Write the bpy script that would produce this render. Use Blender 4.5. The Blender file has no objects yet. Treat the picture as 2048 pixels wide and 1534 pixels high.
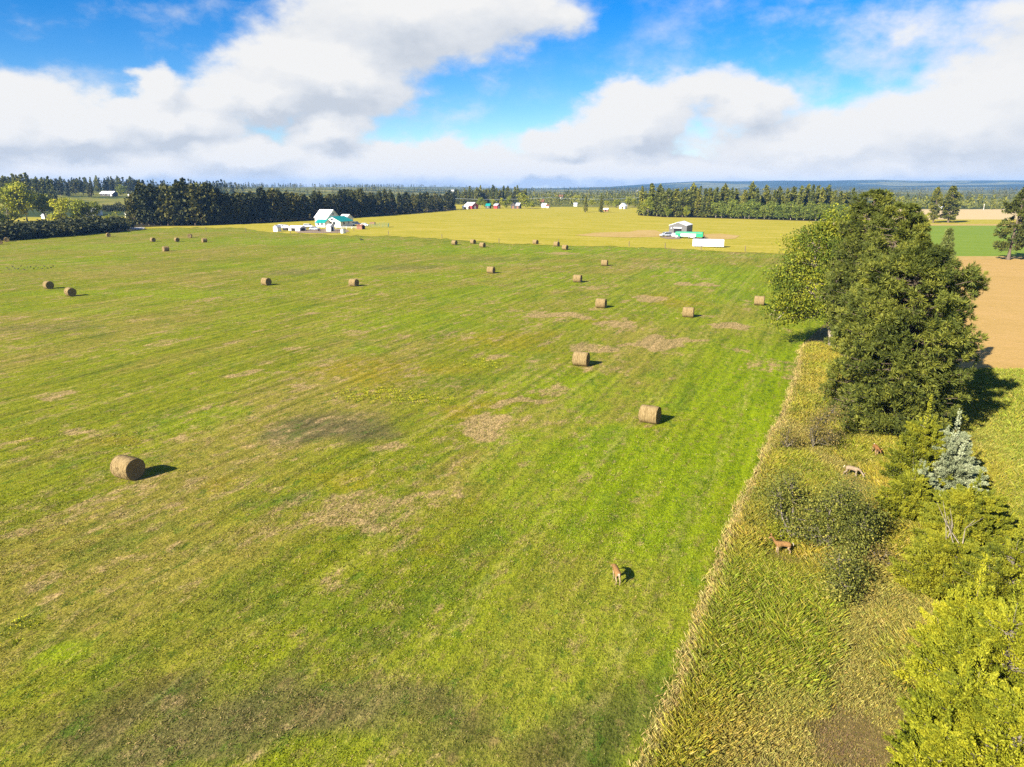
import bpy, math, random
import numpy as np
from math import sin, cos, radians, pi
random.seed(7)
R = np.random.default_rng(7)
SC = bpy.context.scene
COL = SC.collection

# ------------------------------------------------------------------ camera
F = 1421.0                       # focal length in pixels of the 2048 px wide photograph
CAM_H = 18.5
PITCH = radians(15.53)
CP, SP = cos(PITCH), sin(PITCH)
cam_d = bpy.data.cameras.new("camera")
cam_d.sensor_width = 36.0
cam_d.lens = F / 2048 * 36
cam_d.clip_start, cam_d.clip_end = 0.1, 40000
cam = bpy.data.objects.new("camera", cam_d)
cam.location = (0, 0, CAM_H)
cam.rotation_euler = (pi / 2 - PITCH, 0, 0)
COL.objects.link(cam)
SC.camera = cam
SC.view_settings.view_transform = 'Standard'
SC.view_settings.look = 'None'
SC.view_settings.gamma = 1.0
SC.view_settings.exposure = 1.46
SC.cycles.use_denoising = False
SC.cycles.denoiser = 'OPENIMAGEDENOISE'
SC.cycles.denoising_input_passes = 'RGB_ALBEDO_NORMAL'
SC.cycles.use_adaptive_sampling = False
SC.cycles.max_bounces = 6
SC.cycles.volume_bounces = 0
SC.cycles.transparent_max_bounces = 4

def gp(px, py, h=0.0):
    """photo pixel -> point at height h"""
    k = (py - 767) / F * CP + SP
    z = (CAM_H - h) / k
    return np.array([(px - 1024) / F * z, (z - (CAM_H - h) * SP) / CP, h])
def at(px, Y, h=0.0):
    """point Y metres ahead whose column in the photograph is px"""
    return np.array([(px - 1024) / F * (Y * CP + (CAM_H - h) * SP), Y, h])
def proj(p):
    x, y, z = p[0], p[1], p[2]
    d = CAM_H - z
    zc = y * CP + d * SP
    return 1024 + F * x / zc, 767 + F * (d * CP - y * SP) / zc
def direction(px, py):
    cx, cy = (px - 1024) / F, (767 - py) / F
    v = np.array([cx, CP + SP * cy, -SP + CP * cy])
    return math.degrees(math.atan2(v[0], v[1])), math.degrees(math.atan2(v[2], math.hypot(v[0], v[1])))

# ------------------------------------------------------------------ sun
SUN_EL, SUN_AZ = 30.0, 225.0     # compass azimuth: from behind the camera on the left
sd = bpy.data.lights.new("sun", 'SUN')
sd.energy = 5.0
sd.angle = radians(0.5)
sd.color = (1.0, 0.93, 0.80)
sun = bpy.data.objects.new("sun", sd)
sun.rotation_euler = (radians(90 - SUN_EL), 0, radians(180 - SUN_AZ))
sun.location = (-100, -100, 120)
COL.objects.link(sun)

# ------------------------------------------------------------------ node helpers
class NT:
    def __init__(s, nt):
        s.nt = nt
    def n(s, t, **kw):
        nd = s.nt.nodes.new(t)
        for k, v in kw.items():
            if k.startswith('i_'):
                key = k[2:]
                nd.inputs[int(key) if key.isdigit() else key].default_value = v
            else:
                setattr(nd, k, v)
        return nd
    def l(s, a, b):
        s.nt.links.new(a, b)
    def math(s, op, a, b=None, c=None, clamp=False):
        nd = s.nt.nodes.new('ShaderNodeMath'); nd.operation = op; nd.use_clamp = clamp
        for i, v in enumerate((a, b, c)):
            if v is None: continue
            if isinstance(v, (int, float)): nd.inputs[i].default_value = v
            else: s.l(v, nd.inputs[i])
        return nd.outputs[0]
    def vec(s, op, a, b=None, scale=None):
        nd = s.nt.nodes.new('ShaderNodeVectorMath'); nd.operation = op
        for i, v in enumerate((a, b)):
            if v is None: continue
            if isinstance(v, (tuple, list)): nd.inputs[i].default_value = v
            else: s.l(v, nd.inputs[i])
        if scale is not None:
            if isinstance(scale, (int, float)): nd.inputs['Scale'].default_value = scale
            else: s.l(scale, nd.inputs['Scale'])
        return nd.outputs['Value'] if op in ('LENGTH', 'DISTANCE', 'DOT_PRODUCT') else nd.outputs[0]
    def noise(s, v, scale, detail=3.0, rough=0.5, lac=2.0):
        nd = s.n('ShaderNodeTexNoise', i_Scale=scale, i_Detail=detail, i_Roughness=rough, i_Lacunarity=lac)
        if v is not None: s.l(v, nd.inputs['Vector'])
        return nd
    def ramp(s, fac, stops, interp='LINEAR'):
        nd = s.n('ShaderNodeValToRGB')
        nd.color_ramp.interpolation = interp
        el = nd.color_ramp.elements
        while len(el) < len(stops): el.new(0.5)
        for e, (p, c) in zip(el, stops):
            e.position = p; e.color = (*c, 1) if len(c) == 3 else c
        s.l(fac, nd.inputs[0])
        return nd.outputs[0]
    def mix(s, fac, a, b, blend='MIX'):
        nd = s.n('ShaderNodeMix', data_type='RGBA', blend_type=blend)
        for sock, v in ((nd.inputs[0], fac), (nd.inputs[6], a), (nd.inputs[7], b)):
            if isinstance(v, (int, float)): sock.default_value = v
            elif isinstance(v, (tuple, list)): sock.default_value = (*v, 1) if len(v) == 3 else v
            else: s.l(v, sock)
        return nd.outputs[2]
    def smooth(s, v, a, b, lo=0.0, hi=1.0):
        nd = s.n('ShaderNodeMapRange', interpolation_type='SMOOTHSTEP')
        s.l(v, nd.inputs[0])
        for i, q in enumerate((a, b, lo, hi)): nd.inputs[i + 1].default_value = q
        return nd.outputs[0]

# ------------------------------------------------------------------ world: sky with drifting cumulus
world = bpy.data.worlds.new("World"); SC.world = world
world.use_nodes = True
wt = world.node_tree; wt.nodes.clear(); W = NT(wt)
tc = W.n('ShaderNodeTexCoord')
sky = W.n('ShaderNodeTexSky', sky_type='NISHITA', sun_disc=False)
sky.sun_elevation = radians(SUN_EL); sky.sun_rotation = radians(SUN_AZ)
sky.altitude = 900; sky.air_density = 1.0; sky.dust_density = 0.2; sky.ozone_density = 4.0
hsv = W.n('ShaderNodeHueSaturation', i_Saturation=1.45, i_Value=0.78, i_Hue=0.51)
W.l(sky.outputs[0], hsv.inputs['Color'])

# cloud banks: (pixel centre, pixel radii, weight, whiteness)
BLOBS = [(800, 30, 300, 130, 1.0), (900, 20, 300, 95, 0.8), (640, 150, 230, 95, 1.0), (520, 190, 200, 60, 0.8), (1090, 40, 130, 60, 0.55),
         (-20, 255, 210, 112, 1.0), (130, 270, 220, 78, 1.0), (315, 168, 60, 60, 0.75), (330, 240, 160, 72, 0.9), (500, 315, 180, 58, 0.95),
         (660, 260, 105, 65, 0.85), (420, 310, 150, 55, 0.8), (840, 330, 320, 70, 0.9), (1270, 255, 150, 90, 0.95), (1130, 285, 140, 60, 0.8),
         (1500, 215, 120, 75, 0.75), (1390, 190, 150, 60, 0.5), (1650, 300, 300, 85, 0.9), (1900, 270, 330, 110, 0.85), (2090, 200, 220, 170, 0.8),
         (1830, 60, 230, 60, 0.34), (2060, 30, 200, 80, 0.4), (1050, 350, 1500, 55, 1.0), (200, 352, 500, 66, 1.0), (1650, 345, 600, 60, 1.0), (1250, 330, 240, 60, 0.8)]
grp = bpy.data.node_groups.new("cloud_bank", 'ShaderNodeTree')
grp.interface.new_socket("P", in_out='INPUT', socket_type='NodeSocketVector')
grp.interface.new_socket("D", in_out='OUTPUT', socket_type='NodeSocketFloat')
G = NT(grp)
gi, go = G.n('NodeGroupInput'), G.n('NodeGroupOutput')
acc = None
for (bx, by, rx, ry, w) in BLOBS:
    az, el = direction(bx, by)
    k = 180 / pi / F
    q = G.vec('SUBTRACT', gi.outputs[0], (az, el, 0))
    q = G.vec('MULTIPLY', q, (1 / (rx * k * 1.1), 1 / (ry * k * 1.06), 0))
    d = G.vec('LENGTH', q)
    e = G.math('MULTIPLY', G.math('SUBTRACT', 1.0, d, clamp=True), w)
    if acc is None: acc = e
    else:
        nd = G.n('ShaderNodeMath', operation='SMOOTH_MAX', i_2=0.22)
        G.l(acc, nd.inputs[0]); G.l(e, nd.inputs[1]); acc = nd.outputs[0]
G.l(acc, go.inputs[0])

sep = W.n('ShaderNodeSeparateXYZ'); W.l(tc.outputs['Generated'], sep.inputs[0])
azr = W.math('ARCTAN2', sep.outputs[0], sep.outputs[1])
elr = W.math('ARCSINE', sep.outputs[2])
cmb = W.n('ShaderNodeCombineXYZ')
W.l(W.math('MULTIPLY', azr, 180 / pi), cmb.inputs[0]); W.l(W.math('MULTIPLY', elr, 180 / pi), cmb.inputs[1])
P = cmb.outputs[0]
dv = W.vec('MULTIPLY', tc.outputs['Generated'], (1, 1, 1.7))
w1 = W.noise(dv, 7.0, 3.0, 0.55)
w2 = W.noise(dv, 26.0, 5.0, 0.6)
off = W.vec('ADD', W.vec('SCALE', W.vec('SUBTRACT', w1.outputs['Color'], (.5, .5, .5)), scale=6.0),
            W.vec('SCALE', W.vec('SUBTRACT', w2.outputs['Color'], (.5, .5, .5)), scale=3.0))
Pw = W.vec('ADD', P, W.vec('MULTIPLY', off, (0.9, 0.62, 0)))
def bank(v):
    nd = W.n('ShaderNodeGroup'); nd.node_tree = grp; W.l(v, nd.inputs[0]); return nd.outputs[0]
D0 = bank(Pw)
D1 = bank(W.vec('ADD', Pw, (-0.9, 1.3, 0)))
n3 = W.noise(dv, 11.0, 7.0, 0.6)
n4 = W.noise(dv, 34.0, 4.0, 0.6)
dens = W.math('ADD', D0, W.math('MULTIPLY', W.math('SUBTRACT', n3.outputs[0], 0.5), 0.55))
alpha = W.smooth(dens, 0.13, 0.41)
thin = W.math('MULTIPLY', W.smooth(n3.outputs[0], 0.38, 0.75), W.smooth(azr, -0.12, 0.5, 0.04, 0.72))
alpha = W.math('MAXIMUM', alpha, thin)
rel = W.math('MULTIPLY', W.math('SUBTRACT', D0, D1), 2.2)
shade = W.math('ADD', W.math('ADD', 0.60, rel), W.math('MULTIPLY', W.math('SUBTRACT', n3.outputs[0], 0.5), 1.1))
shade = W.math('ADD', shade, W.math('MULTIPLY', W.math('SUBTRACT', n4.outputs[0], 0.5), 0.5))
lowg = W.smooth(elr, 0.0, 0.10, -0.06, 0.05)
shade = W.math('ADD', shade, lowg, clamp=True)
ccol = W.ramp(shade, [(0.0, (0.218, 0.237, 0.265)), (0.45, (0.276, 0.287, 0.303)), (1.0, (0.333, 0.332, 0.329))])
bg_sky = W.n('ShaderNodeBackground', i_Strength=0.075)
W.l(hsv.outputs[0], bg_sky.inputs['Color'])
bg_cl = W.n('ShaderNodeBackground', i_Strength=1.0)
W.l(ccol, bg_cl.inputs['Color'])
ms = W.n('ShaderNodeMixShader')
W.l(alpha, ms.inputs[0]); W.l(bg_sky.outputs[0], ms.inputs[1]); W.l(bg_cl.outputs[0], ms.inputs[2])
wo = W.n('ShaderNodeOutputWorld'); W.l(ms.outputs[0], wo.inputs[0])
world.cycles.sampling_method = 'MANUAL'
world.cycles.sample_map_resolution = 512

# ------------------------------------------------------------------ tags and mesh helpers
def tag(o, label=None, cat=None, group=None, kind=None):
    if label: o['label'] = label
    if cat: o['category'] = cat
    if group: o['group'] = group
    if kind: o['kind'] = kind
    return o
def empty(name, loc, rotz=0.0, scale=None):
    o = bpy.data.objects.new(name, None)
    o.location = tuple(float(v) for v in loc); o.rotation_euler = (0, 0, rotz)
    if scale is not None: o.scale = scale if isinstance(scale, tuple) else (scale,) * 3
    o.empty_display_size = 0.3
    COL.objects.link(o)
    return o
def mesh_np(name, verts, faces, mat, tint=None, color=None, smooth=False):
    """verts (n,3); faces (m,3) or (m,4)"""
    verts = np.asarray(verts, dtype=np.float32); faces = np.asarray(faces, dtype=np.int32)
    m = bpy.data.meshes.new(name)
    k = faces.shape[1]
    m.vertices.add(len(verts)); m.vertices.foreach_set("co", verts.ravel())
    m.loops.add(faces.size); m.loops.foreach_set("vertex_index", faces.ravel())
    m.polygons.add(len(faces)); m.polygons.foreach_set("loop_start", np.arange(0, faces.size, k, dtype=np.int32))
    m.polygons.foreach_set("loop_total", np.full(len(faces), k, dtype=np.int32))
    if smooth: m.polygons.foreach_set("use_smooth", np.ones(len(faces), dtype=bool))
    if tint is not None:
        a = m.attributes.new("tint", 'FLOAT', 'POINT'); a.data.foreach_set("value", np.asarray(tint, dtype=np.float32))
    if color is not None:
        a = m.attributes.new("col", 'FLOAT_COLOR', 'POINT')
        c = np.ones((len(verts), 4), dtype=np.float32); c[:, :3] = color
        a.data.foreach_set("color", c.ravel())
    m.materials.append(mat)
    m.update(calc_edges=True)
    return m
def link(name, me, parent=None):
    o = bpy.data.objects.new(name, me); COL.objects.link(o)
    if parent is not None: o.parent = parent
    return o
class MB:
    def __init__(s): s.v, s.f = [], []
    def face(s, pts):
        b = len(s.v); s.v += [tuple(p) for p in pts]; s.f.append(tuple(range(b, b + len(pts)))); return s
    def box(s, x0, x1, y0, y1, z0, z1):
        b = len(s.v)
        s.v += [(x, y, z) for z in (z0, z1) for (x, y) in ((x0, y0), (x1, y0), (x1, y1), (x0, y1))]
        s.f += [tuple(b + i for i in q) for q in ((3, 2, 1, 0), (4, 5, 6, 7), (0, 1, 5, 4), (1, 2, 6, 5), (2, 3, 7, 6), (3, 0, 4, 7))]
        return s
    def prism(s, prof, y0, y1, axis='y'):
        """profile in (x,z) extruded along y, or (y,z) along x"""
        n = len(prof); b = len(s.v)
        for t in (y0, y1):
            s.v += [(p[0], t, p[1]) if axis == 'y' else (t, p[0], p[1]) for p in prof]
        s.f.append(tuple(b + i for i in range(n))); s.f.append(tuple(b + n + i for i in reversed(range(n))))
        for i in range(n):
            j = (i + 1) % n
            s.f.append((b + j, b + i, b + n + i, b + n + j))
        return s
    def tube(s, p0, p1, r0, r1, n=6, cap=True):
        p0, p1 = np.array(p0, float), np.array(p1, float)
        d = p1 - p0; L = np.linalg.norm(d)
        if L < 1e-6: return s
        d /= L
        a = np.cross(d, (0, 0, 1) if abs(d[2]) < 0.9 else (1, 0, 0)); a /= np.linalg.norm(a); c = np.cross(d, a)
        b = len(s.v)
        for p, r in ((p0, r0), (p1, r1)):
            for i in range(n):
                t = 2 * pi * i / n
                s.v.append(tuple(p + r * (cos(t) * a + sin(t) * c)))
        for i in range(n):
            j = (i + 1) % n
            s.f.append((b + i, b + j, b + n + j, b + n + i))
        if cap:
            s.f.append(tuple(b + i for i in reversed(range(n)))); s.f.append(tuple(b + n + i for i in range(n)))
        return s
    def mesh(s, name, mat, smooth=False):
        m = bpy.data.meshes.new(name); m.from_pydata(s.v, [], s.f)
        if smooth: m.polygons.foreach_set("use_smooth", np.ones(len(m.polygons), dtype=bool))
        m.materials.append(mat); m.update(); return m
    def build(s, name, mat, parent=None, smooth=False, bevel=0.0):
        o = link(name, s.mesh(name, mat, smooth), parent)
        if bevel:
            md = o.modifiers.new("edge", 'BEVEL'); md.width = bevel; md.segments = 2; md.limit_method = 'ANGLE'
        return o

# ------------------------------------------------------------------ value noise in numpy
def _hash(ix, iy, seed):
    h = (ix.astype(np.int64) * 374761393 + iy.astype(np.int64) * 668265263 + seed * 1442695041) & 0x7fffffff
    h = ((h ^ (h >> 13)) * 1274126177) & 0x7fffffff
    h = (h ^ (h >> 16)) & 0xffff
    return h / 65535.0
def vnoise(x, y, seed=0):
    x, y = np.asarray(x, float), np.asarray(y, float)
    ix, iy = np.floor(x), np.floor(y)
    fx, fy = x - ix, y - iy
    fx, fy = fx * fx * (3 - 2 * fx), fy * fy * (3 - 2 * fy)
    a, b = _hash(ix, iy, seed), _hash(ix + 1, iy, seed)
    c, d = _hash(ix, iy + 1, seed), _hash(ix + 1, iy + 1, seed)
    return (a * (1 - fx) + b * fx) * (1 - fy) + (c * (1 - fx) + d * fx) * fy
def fbm(x, y, seed=0, oct=4, gain=0.55):
    s, a, t = 0.0, 1.0, 0.0
    for i in range(oct):
        s = s + a * vnoise(x * 2 ** i + 17.3 * i, y * 2 ** i - 9.1 * i, seed + i); t += a; a *= gain
    return s / t
def sstep(a, b, x):
    t = np.clip((np.asarray(x, float) - a) / (b - a), 0, 1); return t * t * (3 - 2 * t)
def lerp(a, b, t): return a + (b - a) * t

# ------------------------------------------------------------------ materials
def new_mat(name):
    m = bpy.data.materials.new(name); m.use_nodes = True
    m.node_tree.nodes.clear()
    return m, NT(m.node_tree)
def out_principled(N, color, rough=0.8, bump=None, bstr=0.3, bdist=0.02, metal=0.0, spec=0.3):
    p = N.n('ShaderNodeBsdfPrincipled', i_Roughness=rough, i_Metallic=metal)
    p.inputs['Specular IOR Level'].default_value = spec
    if isinstance(color, (tuple, list)): p.inputs['Base Color'].default_value = (*color, 1)
    else: N.l(color, p.inputs['Base Color'])
    if bump is not None:
        b = N.n('ShaderNodeBump', i_Strength=bstr, i_Distance=bdist); N.l(bump, b.inputs['Height']); N.l(b.outputs[0], p.inputs['Normal'])
    o = N.n('ShaderNodeOutputMaterial'); N.l(p.outputs[0], o.inputs[0])
    return p
def mat_plain(name, color, rough=0.6, var=0.12, scale=1.5, metal=0.0, spec=0.4):
    m, N = new_mat(name)
    t = N.n('ShaderNodeTexCoord'); nz = N.noise(t.outputs['Object'], scale, 5.0, 0.6)
    c0 = tuple(max(0, c * (1 - var)) for c in color); c1 = tuple(min(1, c * (1 + var)) for c in color)
    out_principled(N, N.ramp(nz.outputs[0], [(0.3, c0), (0.7, c1)]), rough, metal=metal, spec=spec)
    return m
def mat_siding(name, color, pitch=0.3, axis=2, var=0.1, rough=0.6, depth=0.25):
    m, N = new_mat(name)
    t = N.n('ShaderNodeTexCoord'); nz = N.noise(t.outputs['Object'], 0.9, 5.0, 0.6)
    s = N.n('ShaderNodeSeparateXYZ'); N.l(t.outputs['Object'], s.inputs[0])
    w = N.math('FRACT', N.math('DIVIDE', s.outputs[axis], pitch))
    seam = N.smooth(w, 0.0, 0.12)
    c0 = tuple(c * (1 - var) for c in color); c1 = tuple(min(1, c * (1 + var)) for c in color)
    out_principled(N, N.ramp(nz.outputs[0], [(0.3, c0), (0.7, c1)]), rough, bump=seam, bstr=depth, bdist=0.03)
    return m
def mat_leaf(name, stops, trans=0.22, noise_scale=0.35, obj_var=0.25, rough=0.7):
    """colour from the per-leaf 'tint' value, broken up in space and from tree to tree"""
    m, N = new_mat(name)
    a = N.n('ShaderNodeAttribute', attribute_name="tint")
    g = N.n('ShaderNodeNewGeometry'); oi = N.n('ShaderNodeObjectInfo')
    nz = N.noise(g.outputs['Position'], noise_scale, 3.0, 0.6)
    f = N.math('ADD', a.outputs['Fac'], N.math('MULTIPLY', N.math('SUBTRACT', nz.outputs[0], 0.5), 0.9))
    f = N.math('ADD', f, N.math('MULTIPLY', N.math('SUBTRACT', oi.outputs['Random'], 0.5), obj_var), clamp=True)
    col = N.ramp(f, stops)
    d = N.n('ShaderNodeBsdfPrincipled', i_Roughness=rough); d.inputs['Specular IOR Level'].default_value = 0.25
    N.l(col, d.inputs['Base Color'])
    tr = N.n('ShaderNodeBsdfTranslucent'); N.l(N.mix(1.0, col, (1.0, 1.1, 0.45), 'MULTIPLY'), tr.inputs[0])
    mx = N.n('ShaderNodeMixShader', i_0=trans); N.l(d.outputs[0], mx.inputs[1]); N.l(tr.outputs[0], mx.inputs[2])
    o = N.n('ShaderNodeOutputMaterial'); N.l(mx.outputs[0], o.inputs[0])
    return m
def mat_blade(name, trans=0.25):
    m, N = new_mat(name)
    a = N.n('ShaderNodeAttribute', attribute_name="col")
    d = N.n('ShaderNodeBsdfPrincipled', i_Roughness=0.7); d.inputs['Specular IOR Level'].default_value = 0.2
    N.l(a.outputs['Color'], d.inputs['Base Color'])
    tr = N.n('ShaderNodeBsdfTranslucent'); N.l(a.outputs['Color'], tr.inputs[0])
    mx = N.n('ShaderNodeMixShader', i_0=trans); N.l(d.outputs[0], mx.inputs[1]); N.l(tr.outputs[0], mx.inputs[2])
    o = N.n('ShaderNodeOutputMaterial'); N.l(mx.outputs[0], o.inputs[0])
    return m
def mat_bark(name, c0, c1):
    m, N = new_mat(name)
    t = N.n('ShaderNodeTexCoord'); v = N.vec('MULTIPLY', t.outputs['Object'], (6, 6, 1.4))
    nz = N.noise(v, 2.0, 5.0, 0.65)
    out_principled(N, N.ramp(nz.outputs[0], [(0.35, c0), (0.65, c1)]), 0.9, bump=nz.outputs[0], bstr=0.6, bdist=0.03, spec=0.1)
    return m
MOW = radians(66.0)              # mowing direction, from +X
TU = np.array([cos(MOW), sin(MOW)]); TV = np.array([sin(MOW), -cos(MOW)])
def mat_field(name, stops=None, use_col=False, stretch=4.0, fine=(7.0, 1.7, 0.22), bump=0.6, var=0.5):
    """grassland: noise drawn out along the mowing direction"""
    m, N = new_mat(name)
    g = N.n('ShaderNodeNewGeometry')
    mp = N.n('ShaderNodeVectorRotate', rotation_type='Z_AXIS', i_Angle=-MOW); N.l(g.outputs['Position'], mp.inputs['Vector'])
    st = N.vec('MULTIPLY', mp.outputs[0], (1 / stretch, 1, 1))
    st2 = N.vec('MULTIPLY', mp.outputs[0], (0.55, 1, 1))
    a = N.noise(st, fine[2], 5.0, 0.6); b = N.noise(st, fine[1], 4.0, 0.65); c = N.noise(st2, fine[0], 3.0, 0.7)
    if use_col:
        long_ = N.noise(N.vec('MULTIPLY', mp.outputs[0], (1 / 16, 1, 1)), 1.5, 3.0, 0.6)
        brk = N.noise(N.vec('MULTIPLY', mp.outputs[0], (0.6, 1, 1)), 0.8, 7.0, 0.74)
        tuft = N.noise(N.vec('ADD', st2, (31, 17, 5)), 1.35, 6.0, 0.74)
        at_ = N.n('ShaderNodeAttribute', attribute_name="col"); tn = N.n('ShaderNodeAttribute', attribute_name="tint")
        f = N.math('ADD', N.math('MULTIPLY', long_.outputs[0], 0.30), N.math('ADD', N.math('MULTIPLY', b.outputs[0], 0.25), N.math('MULTIPLY', c.outputs[0], 0.50)))
        k = N.ramp(f, [(0.40, (1 - var, 1 - .85 * var, 1 - var)), (0.53, (1, 1, 1)), (0.68, (1 + 1.0 * var, 1 + 0.8 * var, 1 + 1.2 * var))])
        col = at_.outputs['Color']
        col = N.mix(N.smooth(tuft.outputs[0], 0.54, 0.64, 0.0, 0.72), col, (0.065, 0.115, 0.010))
        col = N.mix(N.smooth(tuft.outputs[0], 0.46, 0.36, 0.0, 0.5), col, (0.20, 0.135, 0.05))
        sx = N.n('ShaderNodeSeparateXYZ'); N.l(mp.outputs[0], sx.inputs[0])
        vv = N.math('ADD', sx.outputs[1], N.math('MULTIPLY', N.math('SINE', N.math('DIVIDE', sx.outputs[0], 37.0)), 1.1))
        fr = N.math('FRACT', N.math('DIVIDE', vv, 7.4))
        t1 = N.smooth(N.math('ABSOLUTE', N.math('SUBTRACT', fr, 0.30)), 0.045, 0.015); t2 = N.smooth(N.math('ABSOLUTE', N.math('SUBTRACT', fr, 0.55)), 0.045, 0.015)
        trk = N.math('MULTIPLY', N.math('MAXIMUM', t1, t2), N.smooth(a.outputs[0], 0.36, 0.58))
        col = N.mix(N.math('MULTIPLY', trk, 0.26), col, (0.095, 0.105, 0.018))
        row = N.math('MULTIPLY', N.smooth(N.math('ABSOLUTE', N.math('SUBTRACT', fr, 0.92)), 0.09, 0.02), N.smooth(b.outputs[0], 0.42, 0.60))
        col = N.mix(N.math('MULTIPLY', row, 0.22), col, (0.36, 0.28, 0.10))
        msk = N.smooth(N.math('ADD', N.math('MULTIPLY', tn.outputs['Fac'], 0.55), brk.outputs[0]), 0.67, 0.85)
        col = N.mix(N.math('MULTIPLY', msk, 0.85), col, N.ramp(c.outputs[0], [(0.35, (.20, .125, .05)), (0.65, (.42, .30, .125))]))
        col = N.mix(1.0, col, k, 'MULTIPLY')
    else:
        f = N.math('ADD', N.math('MULTIPLY', a.outputs[0], 0.40), N.math('ADD', N.math('MULTIPLY', b.outputs[0], 0.33), N.math('MULTIPLY', c.outputs[0], 0.36)))
        col = N.ramp(f, stops)
    h = N.math('ADD', N.math('MULTIPLY', c.outputs[0], 0.5), b.outputs[0])
    out_principled(N, col, 0.95, bump=h, bstr=bump, bdist=0.2, spec=0.05)
    return m

M = {}
M['mown'] = mat_field("mown_meadow", use_col=True, stretch=2.2, fine=(10.0, 2.1, .25), bump=.9, var=.62)
M['pasture'] = mat_field("dry_pasture", [(0.30, (0.145, 0.155, 0.012)), (0.5, (0.285, 0.25, 0.018)), (0.70, (0.43, 0.33, 0.07))], stretch=0.25, fine=(0.9, 0.16, 0.028), bump=0.35)
M['drygrass'] = mat_field("bleached_grass", [(0.30, (0.25, 0.17, 0.035)), (0.55, (0.38, 0.26, 0.085)), (0.7, (0.42, 0.30, 0.12))], stretch=0.4, fine=(0.9, 0.3, 0.05), bump=0.3)
M['wheat'] = mat_field("ripe_wheat", [(0.3, (0.29, 0.165, 0.05)), (0.5, (0.38, 0.245, 0.076)), (0.7, (0.44, 0.275, 0.105))], stretch=0.2, fine=(4.0, 0.7, 0.07), bump=0.5)
M['crop'] = mat_field("green_crop", [(0.3, (0.105, 0.165, 0.014)), (0.5, (0.14, 0.205, 0.02)), (0.7, (0.19, 0.24, 0.03))], stretch=0.15, fine=(1.2, 0.25, 0.035), bump=0.3)
M['straw'] = mat_field("straw_stubble", [(0.3, (0.36, 0.27, 0.12)), (0.5, (0.46, 0.345, 0.17)), (0.7, (0.5, 0.38, 0.2))], stretch=0.1, fine=(0.8, 0.12, 0.02), bump=0.2)
M['verge'] = mat_field("verge_soil", [(0.3, (0.08, 0.062, 0.018)), (0.5, (0.13, 0.10, 0.03)), (0.7, (0.19, 0.145, 0.05))], stretch=1.0, fine=(6.0, 1.5, 0.3))
M['dirt'] = mat_field("yard_dirt", [(0.3, (0.15, 0.10, 0.07)), (0.5, (0.22, 0.16, 0.11)), (0.7, (0.30, 0.23, 0.16))], stretch=1.0, fine=(5.0, 1.1, 0.2))
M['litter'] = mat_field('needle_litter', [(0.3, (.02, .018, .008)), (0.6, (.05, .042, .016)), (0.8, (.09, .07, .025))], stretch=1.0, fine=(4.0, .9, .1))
M['gravel'] = mat_field("pale_gravel", [(0.3, (0.42, 0.38, 0.32)), (0.7, (0.6, 0.56, 0.5))], stretch=1.0, fine=(5.0, 1.1, 0.2))

# ------------------------------------------------------------------ terrain
def hill_h(x, y):
    a = sstep(420, 800, y) * sstep(-140, -330, x) * 7.0
    b = sstep(520, 760, y) * sstep(-330, -520, x) * 6.0
    return a + b
mg, N = new_mat("valley_ground")
g = N.n('ShaderNodeNewGeometry')
st = N.vec('MULTIPLY', g.outputs['Position'], (0.5, 1.0, 1.0))
n1 = N.noise(st, 0.0042, 4.0, 0.6); n2 = N.noise(g.outputs['Position'], 0.05, 4.0, 0.65)
ff = N.math('ADD', N.math('MULTIPLY', n1.outputs[0], 0.8), N.math('MULTIPLY', n2.outputs[0], 0.25))
base = N.ramp(ff, [(0.42, (0.03, 0.045, 0.014)), (0.5, (0.045, 0.06, 0.018)), (0.54, (0.15, 0.15, 0.025)), (0.62, (0.24, 0.20, 0.05)), (0.7, (0.09, 0.13, 0.025))])
out_principled(N, base, 0.95, spec=0.05)
ang = np.linspace(-pi, pi, 241)[:-1]
rad = np.concatenate([[0.0], np.geomspace(6, 7000, 110)])
gx = (rad[:, None] * np.sin(ang)[None]).ravel(); gy = (rad[:, None] * np.cos(ang)[None]).ravel()
gz = hill_h(gx, gy)
na = len(ang); fc = []
for i in range(len(rad) - 1):
    j = np.arange(na); k = (j + 1) % na
    fc.append(np.stack([i * na + j, i * na + k, (i + 1) * na + k, (i + 1) * na + j], 1)[:, ::-1])
go_ = link("ground", mesh_np("ground", np.stack([gx, gy, gz], 1), np.concatenate(fc), mg, smooth=True))
tag(go_, "wide valley floor of fields and woods running to the hills", "ground", kind="structure")

def sheet(name, label, pts, z, mat):
    m = bpy.data.meshes.new(name)
    m.from_pydata([(float(p[0]), float(p[1]), z) for p in pts], [], [tuple(range(len(pts)))])
    m.materials.append(mat); m.update()
    o = link(name, m); tag(o, label, "field", kind="structure")
    if m.polygons[0].normal.z < 0: m.flip_normals()
    return o
GPX = lambda L: [gp(x, y) for x, y in L]

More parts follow.
